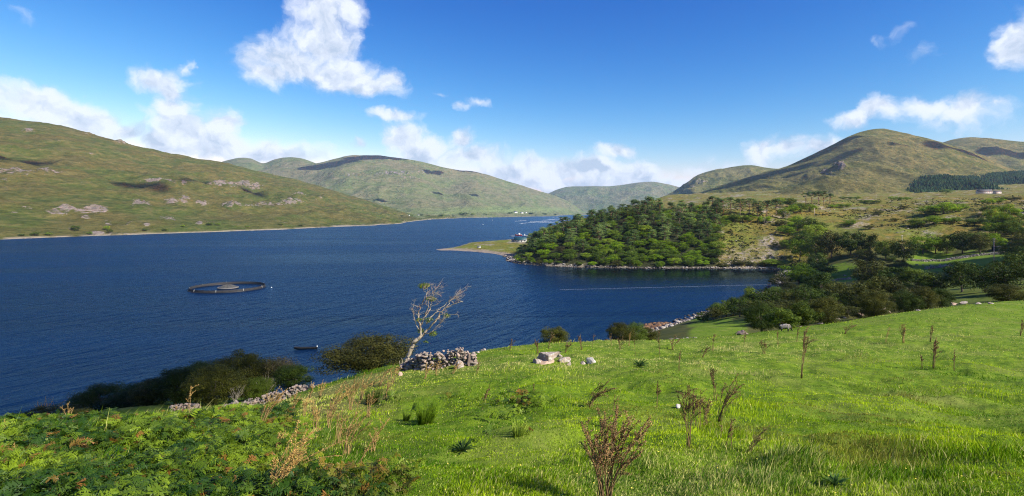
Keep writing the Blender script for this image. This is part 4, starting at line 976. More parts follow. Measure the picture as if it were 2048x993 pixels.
# ------------------------------------------------------------------ grass, bracken, rushes
def grass():
    rng = np.random.default_rng(99); N = 620000
    px = rng.uniform(-350,2400,N); u = rng.uniform(0,1,N); a = 0.65; Y = (3.6**-a+(95**-a-3.6**-a)*u)**(-1/a)
    X = (px-1024)/F*Y; sd = sdist(X,Y)
    fernm = sst(px, 900, 520)*sst(Y, 26, 19)*sst(Y,6,7)
    ok = (rng.uniform(0,1,N) > fernm*0.2)&(sd > 30)&~((px<620)&(Y>40)); px,Y,X = px[ok],Y[ok],X[ok]; n = len(X)
    Z = gh(X,Y); ht = fbm(X/1.3,Y/1.3,4,401); cl = fbm(X/5,Y/5,3,405); long_ = sst(cl+0.6*ht,0.22,0.55)+0.5*np.exp(-((px-1700)/420)**2-((Y-8.2)/1.6)**2)
    H = (0.022+0.040*np.clip(ht+0.5,0,1)**2+0.13*long_*rng.uniform(0,1,n)**2)*rng.uniform(0.6,1.4,n)*(1+Y/60)
    H *= 1+1.1*fernm[ok]; H *= 1+0.9*(rng.uniform(0,1,n)<0.02); Wd = (0.0045+0.00062*Y)*rng.uniform(0.7,1.4,n)
    th = rng.uniform(0,2*np.pi,n); la = rng.normal(0.5,0.9,n); ln = rng.uniform(0.15,0.9,n)*H
    s = np.stack([np.cos(th),np.sin(th),np.zeros(n)],1)*Wd[:,None]; lean = np.stack([np.cos(la)*ln,np.sin(la)*ln,np.zeros(n)],1)
    P = np.stack([X,Y,Z-0.01],1); up = np.array([0,0,1.])
    V = np.stack([P-s*0.4, P+lean*0.3+up*H[:,None]*0.55+s*0.5, P+lean+up*H[:,None], P+lean*0.3+up*H[:,None]*0.55-s*0.5],1).reshape(-1,3)
    dry = sst(fbm(X/9,Y/9,4,411)+0.42*np.exp(-((Y-40)/13)**2)*(px>860)+rng.normal(size=n)*0.22,0.05,0.6)
    dry = np.maximum(dry, (rng.uniform(0,1,n)<0.07)*0.9); brn = sst(fbm(X/2.8,Y/2.8,5,431)+0.25*np.exp(-((px-1650)/300)**2-((Y-9.5)/2)**2)+rng.normal(size=n)*.08,0.26,0.5)
    yel = np.clip(1.7*fbm(X/2.4,Y/2.4,5,421)+1.1*fbm(X/8,Y/8,2,427)+0.5-0.35*long_+rng.normal(size=n)*0.15,0,1)
    me_mb = MB(); me_mb.add(V, np.arange(4*n).reshape(-1,4)); me = me_mb.mesh('grass')
    setattr_f(me,'dry',np.repeat(dry,4)); setattr_f(me,'yel',np.repeat(yel,4)); setattr_f(me,'brn',np.repeat(brn,4))
    m, nt, b = newmat('grass_blades'); g = nd(nt,'ShaderNodeNewGeometry')
    c = mixc(nt, attr(nt,'yel'), (0.062,0.160,0.003),(0.33,0.45,0.010)); c = mixc(nt, mth(nt,'MULTIPLY',attr(nt,'brn'),0.75), c, (0.15,0.12,0.03)); c = mixc(nt, attr(nt,'dry'), c, (0.50,0.47,0.16))
    h = nd(nt,'ShaderNodeHueSaturation', ins={'Color':c,'Value':mth(nt,'MULTIPLY_ADD',g.outputs['Random Per Island'],0.75,0.74)})
    nt.links.new(h.outputs[0], b.inputs['Base Color']); b.inputs['Roughness'].default_value = 0.7; b.inputs['Specular IOR Level'].default_value = 0.06
    tr = nd(nt,'ShaderNodeBsdfTranslucent', ins={0:h.outputs[0]}); mx = nd(nt,'ShaderNodeMixShader', ins={0:0.42,1:b.outputs[0],2:tr.outputs[0]}); nt.links.new(mx.outputs[0], nt.nodes['Material Output'].inputs[0])
    me.materials.append(m); tag(add_obj('grass', me), 'short bright green grass of the sloping pasture', 'grass', kind='stuff')
    # tiny yellow and white flowers
    k = 900; i = rng.integers(0,n,k*4); i = i[(Y[i]<28)&(px[i]>400)][:k]; mb = MB(); Pf = P[i]+up*(H[i]*1.05)[:,None]; leaf_quads(mb, Pf, up+unit(len(i),rng)*0.3, 0.014+0.0009*Y[i], rng, 1.0)
    tag(mb.build('meadow_flowers', simple('flower_petals',(0.75,0.62,0.08),0.6,0.2)), 'tiny yellow flowers speckling the pasture', 'flowers', kind='stuff')
grass()
def bracken():
    rng = np.random.default_rng(31); N = 230000
    px = rng.uniform(-350,1150,N); Y = np.exp(rng.uniform(math.log(4.5),math.log(24),N)); X = (px-1024)/F*Y
    py = HY-(gh(X,Y)-CZ)/Y*F
    dens = sst(px,720,480)*sst(Y,21.5,18)*1.15+fbm(X/2.0,Y/2.0,4,97)*0.9-0.25+0.55*np.exp(-((px-690)/150)**2-((py-945)/50)**2)+0.3*np.exp(-((px-880)/50)**2-((py-915)/25)**2)
    ok = (dens > rng.uniform(0.15,0.9,N))&(rng.uniform(0,1,N) < (Y/18)**1.2*0.55+0.05)&(Y<22); X,Y,px,py = X[ok],Y[ok],px[ok],py[ok]; n = len(X); print('fronds', n)
    Z = gh(X,Y); L = np.clip(Y/13,0.62,1)*rng.uniform(0.13,0.34,n)*(1+0.5*(rng.uniform(0,1,n)<.12)); az_ = rng.uniform(0,2*np.pi,n)*0.75+rng.normal(0.4,0.8,n); e0 = rng.uniform(0.5,1.2,n)
    K = 9; t = (np.arange(K)+1.0)/(K+0.5)
    hd = np.stack([np.cos(az_),np.sin(az_),np.zeros(n)],1); sd_ = np.stack([-np.sin(az_),np.cos(az_),np.zeros(n)],1)
    roll = rng.normal(size=n)*0.7; sd_ = sd_*np.cos(roll)[:,None]+np.array([0,0,1.])*np.sin(roll)[:,None]
    base = np.stack([X,Y,Z+rng.uniform(0.0,1.0,n)**1.5*(0.12+0.30*np.clip(fbm(X/1.1,Y/1.1,3,541)+.5,0,1))],1)
    def pos(tt): # arching rachis
        th = e0[:,None]*(1-1.15*tt); s = tt
        return base[:,None]+hd[:,None]*(L[:,None]*(s*np.cos(e0[:,None]*0.5)))[...,None]+np.array([0,0,1.])*(L[:,None]*(np.sin(e0)[:,None]*s-0.75*s*s))[...,None]
    Pt = pos(np.broadcast_to(t,(n,K))); mb = MB(); cs = []
    for side in (-1,1):
        ln = 0.36*(1-t**1.3)+0.03; ln = L[:,None]*ln[None]*rng.uniform(0.8,1.2,(n,K)); tip = Pt+sd_[:,None]*side*ln[...,None]+hd[:,None]*(ln*0.35)[...,None]+np.array([0,0,-1.])*(ln*0.25)[...,None]+rng.normal(size=(n,K,3))*0.012
        w = (L[:,None]/K*0.55)[...,None]*hd[:,None]; mid = Pt*0.55+tip*0.45
        V = np.stack([Pt, mid+w, tip, mid-w],2).reshape(-1,3); mb.add(V, np.arange(len(V)).reshape(-1,4)); cs.append(n*K*4)
    r0 = pos(np.broadcast_to(np.linspace(0,1,4),(n,4))); w = sd_*0.006
    V = np.stack([r0[:,:-1]-w[:,None], r0[:,:-1]+w[:,None], r0[:,1:]+w[:,None]*.6, r0[:,1:]-w[:,None]*.6],2).reshape(-1,3); mb.add(V, np.arange(len(V)).reshape(-1,4))
    rust = np.clip((fbm(X/1.1,Y/1.1,4,501)>0.5)*0.6+1.2*np.exp(-((px-700)/130)**2-((py-965)/28)**2)*rng.uniform(0,1,n)+(rng.uniform(0,1,n)<0.04),0,1)
    yel = np.clip(1.2*fbm(X/1.2,Y/1.2,3,511)+0.42+rng.normal(size=n)*0.28,0,1)
    me = mb.mesh('bracken'); rep = lambda v: np.concatenate([np.repeat(v,K*4),np.repeat(v,K*4),np.repeat(v,12)])
    setattr_f(me,'rust',rep(rust)); setattr_f(me,'yel',rep(yel))
    m, nt, b = newmat('bracken_fronds'); c = mixc(nt, attr(nt,'yel'), (0.026,0.070,0.006),(0.19,0.28,0.014)); c = mixc(nt, attr(nt,'rust'), c, (0.24,0.12,0.025))
    nt.links.new(c, b.inputs['Base Color']); b.inputs['Roughness'].default_value = 0.5
    tr = nd(nt,'ShaderNodeBsdfTranslucent', ins={0:c}); mx = nd(nt,'ShaderNodeMixShader', ins={0:0.35,1:b.outputs[0],2:tr.outputs[0]}); nt.links.new(mx.outputs[0], nt.nodes['Material Output'].inputs[0])
    me.materials.append(m); tag(add_obj('bracken', me), 'green and rusty bracken covering the near left slope', 'bracken', kind='stuff')
bracken()
def rush(px, py, hpx, wpx, c1, c2, label, seed, n=160):
    g = ghit(px, py); x, y, z = g; h = hpx/F*y; w = wpx/F*y; rng = np.random.default_rng(seed); mb = MB()
    for k in range(n):
        a = rng.uniform(0,6.28); r = rng.uniform(0,1)**.5*w*0.28; b0 = np.array([math.cos(a)*r, math.sin(a)*r, -0.03]); d = np.array([math.cos(a)*.28+.08, math.sin(a)*.28, 1])*h*rng.uniform(.6,1.05)
        t = np.linspace(0,1,4)[:,None]; P = b0+d*t+np.array([0.12*h,0,-0.08*h])*t**2*rng.uniform(0,1.4); mb.tube(P, np.linspace(.007,.002,4), 3)
    o = mb.build('rush_clump', leafmat('rush_stems_%d'%seed, c1, c2, clump=6, trans=0.2)); o.location = (x,y,z); tag(o, label, 'rushes')
rush(743,808,40,34,(0.035,0.07,0.01),(0.08,0.12,0.015),'dark green clump of rushes right of the dry stalks',1)
rush(850,850,58,44,(0.13,0.25,0.012),(0.22,0.36,0.02),'bright lime green clump of tall rushes in the left pasture',2,200)
rush(1036,872,38,36,(0.14,0.2,0.02),(0.24,0.32,0.04),'small sparse yellow green rush clump near the centre',3,60)
rush(812,842,24,16,(0.05,0.11,0.01),(0.10,0.18,0.015),'little green rush tuft left of the bright clump',4,50)

# ------------------------------------------------------------------ dead dock stalks
M_stalk = simple('dry_stem', (0.17,0.11,0.05), 0.9, 0.3, 12)
M_seed = leafmat('dry_seed_heads', (0.10,0.066,0.028), (0.26,0.172,0.078), clump=9, trans=0.15, islandvar=.9)
M_stalk2 = simple('straw_stem', (0.33,0.22,0.085), 0.9, 0.3, 12)
M_seed2 = leafmat('straw_seed_heads', (0.24,0.155,0.045), (0.45,0.31,0.10), clump=9, trans=0.15, islandvar=.9)
DOCK_N = 0
def dock(px, py, tpx, tpy, n, spread, label, straw=False, arch=0.15, dense=1.0, seedz=1.0, group='dead dock stalks in the pasture'):
    global DOCK_N; DOCK_N += 1; rng = np.random.default_rng(1000+DOCK_N)
    if py >= 985: y = 5.6; x = (px-1024)/F*y; z = gz(x,y)
    else: x, y, z = ghit(px, py)
    top = np.array([(tpx-px)/F*y, 0.0, CZ+(HY-tpy)/F*y-z]); H = top[2]; sp_ = spread/F*y
    st = MB(); sd = MB(); br = 0.0038+0.00020*y; qs = (0.0075+0.00080*y)*seedz*(0.8 if straw else 1)
    def cover(P, dens_):
        L = np.linalg.norm(np.diff(P,axis=0),axis=1).sum(); m = max(6,int(L*dens_*800/(1+y/7)))
        t = rng.uniform(0.1,1,m)*(len(P)-1); k = np.clip(t.astype(int),0,len(P)-2); C = P[k]+(P[k+1]-P[k])*(t-k)[:,None]
        # whorls: bunch the seeds along the stalk
        u = unit(m,rng); whorl = 0.5+0.5*np.sin(t*9+rng.uniform(0,6)); C = C+u*(0.004+0.020*whorl*rng.uniform(0.3,1,m))[:,None]*(1+y/60); leaf_quads(sd, C, unit(m,rng), qs, rng, 0.75)
    for k in range(int(n*1.5) if n>2 else n):
        e = top*rng.uniform(0.72,1.0)+np.array([rng.uniform(-1,1)*sp_*0.5, rng.uniform(-1,1)*sp_*0.35, 0]) if k else top
        b0 = np.array([rng.normal()*0.035, rng.normal()*0.03, -0.03]); t = np.linspace(0,1,10)[:,None]
        P = b0+(e-b0)*np.concatenate([t**1.35,t**1.35,t**0.92],1); P[:,2] += -arch*H*(t[:,0]**3)*rng.uniform(0.2,1)*(k>0); P[1:] += rng.normal(size=(9,3))*0.006
        st.tube(P, np.linspace(br*1.3,br*0.45,10), 4)
        cover(P[5:], 1.0*dense)
        for j in range(int(rng.integers(2,5))):
            i = rng.integers(4,9); d = np.array([rng.normal()*0.4+np.sign(top[0])*0.25, rng.normal()*0.4, 0.8]); d /= np.linalg.norm(d); L = H*rng.uniform(0.12,0.28)
            tt = np.linspace(0,1,5)[:,None]; Q = P[i]+d*L*tt+np.array([0.1,0,-0.25])*L*tt**2; st.tube(Q, np.linspace(br*.6,br*.3,5), 3); cover(Q, dense*(0.6 if straw else 1))
    root = empty('dead_dock', (x,y,z)); st.build('stalks', M_stalk2 if straw else M_stalk, root); sd.build('seed_heads', M_seed2 if straw else M_seed, root)
    tag(root, label, 'dead plant', group); return root
D = [
 (1212,995,1236,812,17,150,'largest brown dead dock bush, many branched, at the bottom centre',0,.1,1.5),
 (1178,815,1222,757,7,40,'curved brown dock clump leaning right above the largest bush',0,.35,1.2),
 (1228,862,1230,790,2,10,'short brown dock stalk between the curved clump and the largest bush',0,.1,1),
 (526,990,600,842,9,60,'long straw coloured dock sheaf leaning right at the bottom left',1,.2,1.2),
 (560,960,690,880,3,30,'low straw stalks sweeping far right out of the leaning sheaf',1,.4,1),
 (518,862,560,772,7,40,'pale brown dock sheaf in front of the broken left wall',1,.2,1.1),
 (632,880,628,798,5,22,'upright pale dock sheaf between the two leaning ones',1,.1,1.3),
 (690,915,722,800,6,70,'tall arching straw stalks left of the rushes',1,.35,1),
 (702,965,778,838,2,20,'single long straw stalk bent right with a dark tip',1,.3,1),
 (660,835,690,762,6,50,'pale dry stalks on the brow below the hawthorn bush, leftmost clump',1,.2,1),
 (700,822,712,752,7,50,'pale dry stalks on the brow, middle clump',1,.2,1),
 (722,800,745,745,6,40,'pale dry stalks on the brow, rightmost clump by the rushes',1,.2,1),
 (760,772,790,728,5,36,'pale dry stalks left of the leaning dead tree',1,.2,1),
 (620,800,628,764,3,20,'small dry stalks at the end of the broken wall',1,.1,1),
 (86,850,92,792,8,64,'pale branched dock cluster standing against the water at far left',1,.2,1.2),
 (6,880,10,838,2,12,'lone dry stalk at the left picture edge',1,.1,1),
 (379,838,382,772,2,8,'tall thin ochre stalk against the shaded left slope',1,.05,1.4),
 (350,836,352,808,1,4,'short ochre stalk left of the tall thin one',1,.05,1.4),
 (140,850,134,808,3,20,'small faint stalk group right of the pale branched cluster',1,.1,1),
 (964,820,980,770,2,8,'thin brown stalk leaning right beside the muddy hollow',0,.05,1.2),
 (1065,808,1067,768,1,6,'thin short stalk on open grass left of the curved clump',0,.05,1),
 (1313,815,1316,762,2,6,'thick single brown stalk between curved clump and white stone',0,.02,1.8),
 (1376,900,1378,770,5,44,'tall dark dock column, left one of the cluster right of centre',0,.1,1.4),
 (1398,862,1402,780,5,44,'branching dock behind the tall dark column',0,.2,1),
 (1412,852,1418,802,4,26,'shorter dock in the middle of the right cluster',0,.2,1),
 (1430,800,1428,738,3,16,'hook topped dock, highest of the right cluster',0,.1,1.6),
 (1436,845,1476,748,6,34,'open branched dock leaning right of the hook topped one',0,.2,1),
 (1460,896,1462,838,2,5,'stout upright dock stub nearest the cross stalk',0,.02,2.0),
 (1444,880,1444,852,1,3,'little dock stub beside the stout upright one',0,.02,1.6),
 (1360,742,1362,700,2,8,'small dock stalk on the slope right of the white rounded stone',0,.05,1.2),
 (1603,757,1614,655,4,14,'tallest single dock of the right pasture with a split foot',0,.05,1.1),
 (1528,707,1530,680,5,24,'short bushy brown dock left of the tallest single one',0,.1,1.6),
 (1806,686,1810,648,6,18,'dense straw dock tuft in the upper right pasture',1,.05,1.4),
 (1772,686,1780,655,2,10,'thin pale stalk left of the dense straw tuft',1,.05,1),
 (1861,684,1864,650,3,8,'narrow brown dock right of the dense straw tuft',0,.05,1.2),
 (1867,737,1872,680,5,14,'dark tall dock with thick whorls in the right pasture',0,.05,2),
 (1843,738,1843,712,2,5,'dark stub left of the thick whorled dock',0,.02,1.8),
 (1908,742,1909,700,2,8,'thin spiky dock right of the thick whorled one',0,.05,1),
 (2041,672,2045,640,3,8,'brown dock at the right picture edge',0,.05,1.4),
 (1075,708,1070,678,4,14,'brown dock stalks just behind the capstone group',0,.05,1.4),
 (1096,700,1104,664,2,10,'tall brow dock above the capstone',0,.05,1.4),
 (1162,700,1160,668,3,10,'brow dock above the white rounded stone',0,.05,1.4),
 (1186,696,1188,668,1,6,'slim brow dock right of the one above the white stone',0,.02,1.2),
 (1222,692,1222,668,2,6,'brow dock in front of the feathery bush, left of it',0,.02,1.2),
 (1258,692,1262,664,3,10,'brow dock standing in front of the feathery bush',1,.05,1),
 (1319,716,1318,664,2,6,'tall slim dock on the brow before the weed bank',0,.02,1.2),
 (1271,712,1268,678,1,5,'thin stalk left of the tall slim brow dock',0,.02,1),
 (1425,704,1428,668,2,6,'dock below the pale ruined wall end',0,.02,1.2),
 (1488,690,1490,662,2,6,'dock in front of the low brown rock',0,.02,1.4),
 (1555,690,1554,660,2,8,'dock in front of the grazing sheep',0,.05,1.2),
 (1594,684,1598,656,2,6,'dock just right of the grazing sheep',0,.02,1.2),
 (1020,702,1024,680,3,18,'faint dock group below the slabs on the brow',0,.05,1),
 (955,752,957,722,2,5,'small dock by the dark end stone of the wall',0,.02,1.2),
 (1495,905,1540,850,3,30,'straggling stalks reaching right out of the right cluster',0,.4,.6),
]
for k_,(a,b,h,lab) in enumerate([(655,862,60,'thin dry stalks just above the arching sheaf'),(675,888,70,'dry stalk clump in front of the arching sheaf'),(605,845,56,'dry stalk clump right of the broken wall sheaf'),(640,800,40,'dry stalks below the gap in the shore bushes'),
  (585,825,44,'dry stalks in front of the right end of the broken wall'),(735,835,54,'dry stalks just left of the dark rushes'),(770,800,44,'dry stalks right of the dark rushes'),(785,768,36,'dry stalks at the foot of the leaning tree'),(850,758,34,'brown stalks rising in front of the wall, left'),(872,752,34,'brown stalks rising in front of the wall, middle'),
  (905,748,26,'brown stalks rising in front of the wall, right'),(556,905,46,'low dry stalks left of the leaning sheaf tip'),(745,905,50,'dry stalks right of the arching sheaf foot'),(20,925,40,'dry stalk lying over the bracken at the left edge'),(1130,706,26,'small brown dock behind the square block'),(1345,700,28,'small brown dock right of the tall slim brow dock'),(1405,716,24,'small brown dock before the ruined wall end'),(1690,668,22,'small brown dock far up the pasture below the hedge boulders'),(1240,700,26,'short brow dock right of the feathery bush dock')]):
    D.append((a,b,a+6+4*(k_%3),b-h,4,26,lab,1 if a<930 else 0,.2,.9))
for d in D: dock(d[0],d[1],d[2],d[3],d[4],d[5],d[6],bool(d[7]),d[8],d[9])
def thistle(px, py, wpx, label, seed):
    x,y,z = ghit(px,py); w = wpx/F*y; rng = np.random.default_rng(seed); mb = MB()
    for k in range(30):
        a = k*2.4; e = rng.uniform(.2,1.1); n = 7; L = w*.55*rng.uniform(.7,1.1); d = np.array([math.cos(a)*math.cos(e),math.sin(a)*math.cos(e),math.sin(e)]); s = np.array([-math.sin(a),math.cos(a),0])
        t = np.linspace(0,1,n)[:,None]; C = d*L*t+np.array([0,0,-.25*L])*t**2
        wv = (0.08*L*np.sin(np.pi*np.clip(t[:,0],.05,.98))*(0.6+0.6*(np.arange(n)%2)))[:,None]
        V = np.concatenate([C-s*wv, C+s*wv+np.array([0,0,.01])]); f = [(i,i+1,n+i+1,n+i) for i in range(n-1)]; mb.add(V, f)
    o = mb.build('thistle', leafmat('thistle_leaf%d'%seed,(0.035,0.085,0.018),(0.09,0.16,0.03),clump=5)); o.location=(x,y,z+.02); tag(o,label,'thistle')
thistle(1668,975,66,'dark spiny thistle rosette at the bottom of the right pasture',1)
thistle(925,905,60,'leafy ragwort plant on the grass right of the bracken',2)
thistle(1278,735,46,'low dark leafy weed right of the white rounded stone',3)

# ------------------------------------------------------------------ things on the water
M_blk = simple('black_plastic', (0.012,0.012,0.014), 0.45, 0.2)
M_net = simple('dark_net', (0.03,0.03,0.032), 0.8, 0.3, 6)
M_gnet = simple('grey_bird_net', (0.06,0.06,0.055), 0.8, 0.3, 2)
M_wht = simple('white_paint', (0.75,0.75,0.73), 0.5, 0.06)
M_lwht = simple('white_float', (0.8,0.8,0.78), 0.5, 0.06)
def fish_cage():
    cx, cy = sh(456,577); R0 = 69/F*cy; root = empty('fish_cage', (cx,cy,0)); n = 72; t = np.arange(n)*2*np.pi/n
    c = lambda r,z: np.stack([np.cos(t)*r,np.sin(t)*r,np.full(n,z)],1)
    for r in (R0,R0-0.9): MB().tube(c(r,0.12),0.30,8,True).build('float_ring', M_blk, root, True)
    MB().tube(c(R0-0.45,1.45),0.07,6,True).build('handrail', M_blk, root, True)
    mb = MB(); V = np.concatenate([c(R0-0.45,0.1), c(R0-0.45,1.35)]); i = np.arange(n); mb.add(V, np.stack([i,(i+1)%n,n+(i+1)%n,n+i],1)); 
    V2 = np.concatenate([c(R0-0.50,0.1), c(R0-0.50,1.35)]); mb.add(V2, np.stack([n+i,n+(i+1)%n,(i+1)%n,i],1)); mb.build('net_skirt', M_net, root)
    for k in range(36):
        a = k*2*np.pi/36; mb = MB(); mb.tube([(math.cos(a)*(R0-.1),math.sin(a)*(R0-.1),0.2),(math.cos(a)*(R0-.4),math.sin(a)*(R0-.4),1.6)],0.06,5); mb.build('stanchion', M_wht if k%4==0 else M_blk, root)
    # floating hat that lifts the bird net
    R1 = 5.4; MB().tube(np.stack([np.cos(t)*R1,np.sin(t)*R1,np.full(n,0.45)],1),0.38,6,True).build('hat_float', simple('dirty_white',(0.13,0.12,0.11),0.7,0.3), root, True)
    mb = MB(); pr = [(R1-.1,0.5),(4.2,1.1),(2.6,1.8),(1.0,2.15),(0.05,2.2)]; V = np.concatenate([np.stack([np.cos(t)*r,np.sin(t)*r,np.full(n,z)+0.12*np.cos(t*12)*(r>.5)],1) for r,z in pr]); i = np.arange(n)
    mb.add(V, *[np.stack([k*n+i,k*n+(i+1)%n,(k+1)*n+(i+1)%n,(k+1)*n+i],1) for k in range(4)]); mb.build('net_hat', M_gnet, root, True)
    tag(root, 'round black floating fish cage with a grey netted hump, alone on the open water', 'fish cage')
    b = MB(); V,Fc = ico(2); 
    o = MB().add(V*np.array([.35,.35,.3]),Fc).build('mooring_buoy', M_lwht, None, True); o.location = (cx+R0+4,cy+3,0.1); tag(o,'pale mooring buoy right of the fish cage','buoy')
fish_cage()
def boat(name, loc, L, B, H, rz, hull, label, cat, bow=0.9, motor=True, inner=None, kind='currach', group=None):
    root = empty(name, loc, rz); n = 15; m = 9; t = np.linspace(0,1,n); mb = MB()
    bw = B/2*np.clip(np.sin(np.pi*(0.10+0.83*t))**0.6,0,1); bw[0] *= .0; bw[0] += .04; bw[-1] *= 0.85; sheer = H*(0.62+bow*np.clip(0.38-t,0,1)**2*4+0.12*np.clip(t-.7,0,1)); keel = -0.12*H+H*1.0*np.clip(0.22-t,0,1)**2*14*0.6
    x = (t-.5)*L; prof = np.linspace(-1,1,m); V = []
    for i in range(n):
        for a in prof: y = bw[i]*np.sign(a)*abs(a)**0.7; z = keel[i]+(sheer[i]-keel[i])*abs(a)**2.2; V.append((x[i],y,z))
    V = np.array(V); Vi = V.copy(); Vi[:,1] *= 0.93; Vi[:,2] += 0.05; Vi[:,2] = np.minimum(Vi[:,2], np.repeat(sheer,m)-0.002)
    mb.add(V, grid_faces(n,m)); mb.add(Vi, grid_faces(n,m)[:,::-1])
    e = [(i*m,(i+1)*m,(i+1)*m+n*m,i*m+n*m) for i in range(n-1)]+[(i*m+m-1,i*m+m-1+n*m,(i+1)*m+m-1+n*m,(i+1)*m+m-1) for i in range(n-1)]
    mb.Fs.append(np.array(e)); tr = [(n-1)*m+k for k in range(m)]; mb.Fs.append(np.array([tr]))
    mb.build('hull', hull, root, True)
    for s in (-1,1):
        P = V.reshape(n,m,3)[:,0 if s<0 else m-1]+np.array([0,0,.02]); MB().tube(P,0.045*L/7,5).build('gunwale', inner or M_net, root)
    for k in (4,7,10): w = bw[k]*0.92; MB().box(x[k]-.12,x[k]+.12,-w,w,sheer[k]*.62,sheer[k]*.62+.04).build('thwart', inner or M_net, root)
    if motor:
        mo = MB(); V_,F_ = ico(2); mo.add(V_*np.array([.20,.16,.24])+np.array([L/2+.05,0,sheer[-1]+.28]),F_); mo.build('outboard_motor', M_wht, root, True); MB().tube([(L/2+.1,0,sheer[-1]+.1),(L/2+.16,0,-.3)],.06,5).build('motor_leg', M_blk, root)
    tag(root,label,cat,group); return root
bx_, by_ = sh(611,699)
boat('rowing_boat', (bx_,by_,0.08), 7.2, 1.5, 0.75, R(8), simple('tarred_canvas',(0.014,0.014,0.015),0.5,0.3), 'long black canvas rowing boat with upturned bow moored near the hawthorn', 'boat')
# line of small floats across the bay
def float_line(p0, p1, n, r, label, group=None, sag=0, mat=None, name='float_line', rope=True):
    p0 = np.array(p0,float); p1 = np.array(p1,float); t = np.linspace(0,1,n)[:,None]; P = np.concatenate([p0+(p1-p0)*t, np.zeros((n,1))],1); P[:,1] += sag*np.sin(np.pi*t[:,0]); P[:,2] = 0.03
    rng = np.random.default_rng(n*7+int(p0[0])&0xffff)
    root = empty(name, tuple(P[n//2])); off = P[n//2]; rp = MB().tube(P-off, r*0.22, 4); rp.build('rope', mat or M_lwht, root)
    mb = MB(); V,Fc = ico(1)
    for p in P[::1]: mb.add(V*r*np.array([1.6,1,.8])*rng.uniform(.8,1.2)+p-off+np.array([rng.normal()*r*.6,rng.normal()*r*.6,0]), Fc)
    mb.build('floats', mat or M_lwht, root); tag(root,label,'float line',group)
float_line(sh(1120,580), sh(1556,569), 110, 0.045, 'thin pale line of floats strung across the sheltered bay')
for k, (a, b, c, d) in enumerate([(1040,447.5,1078,444.5),(1060,444,1102,442.8),(1078,446,1128,445),(1084,443.2,1130,442.2),(1096,439.5,1122,438.8),(1084,441,1110,440),(1120,437.2,1140,436.6),(1128,441,1150,440),(1104,436.3,1124,435.8),(1030,443,1052,441.6)]):
    float_line(sh(a,b), sh(c,d), 26, 0.75, ['long outermost','upper left','broad lower right','bright middle','short upper','small inner','far right short','near wood','farthest','leftmost faint'][k]+' line of shellfish floats on the distant water', 'shellfish lines on the far water')
for px, py, lab in [(966,450,'tiny white buoy alone on the far water left of the shellfish lines'),(985,441,'faint white buoy nearest the far green shore'),(1000,437,'faint pale buoy below the distant houses')]:
    V,Fc = ico(2); o = MB().add(V*np.array([1.1,1.1,1.3]),Fc).build('buoy', M_lwht, None, True); o.location = (*sh(px,py),0.4); tag(o,lab,'buoy')
# craft off the spit
def workboat(loc, L, rz, hullm, label):
    r = boat('workboat', loc, L, L*0.34, L*0.2, rz, hullm, label, 'boat', 0.8, False, M_wht)
    MB().box(-L*.02,L*.2,-L*.1,L*.1,L*.1,L*.3).build('wheelhouse', M_wht, r); MB().tube([(L*.1,0,L*.3),(L*.1,0,L*.48)],.06,4).build('mast', M_wht, r)
x_,y_ = sY(1037,1040); workboat((x_,y_,.1), 14, R(12), simple('red_hull',(0.55,0.02,0.025),0.5,0.1), 'red hulled workboat with white wheelhouse beyond the boathouse')
x_,y_ = sY(1050,1010); workboat((x_,y_,.1), 10, R(175), M_wht, 'small white boat right of the red hulled workboat')
x_,y_ = sY(1024,1010); g_ = empty('pontoon',(x_,y_,0)); MB().box(-4.5,4.5,-1.5,1.5,0.05,0.75).build('deck', simple('grey_timber',(0.32,0.33,0.33),0.8,0.2), g_)
for s in (-1,1): MB().tube([(-4.6,s*1.1,.1),(4.6,s*1.1,.1)],.35,7).build('float', M_blk, g_)
tag(g_,'low grey pontoon left of the red hulled workboat','pontoon')

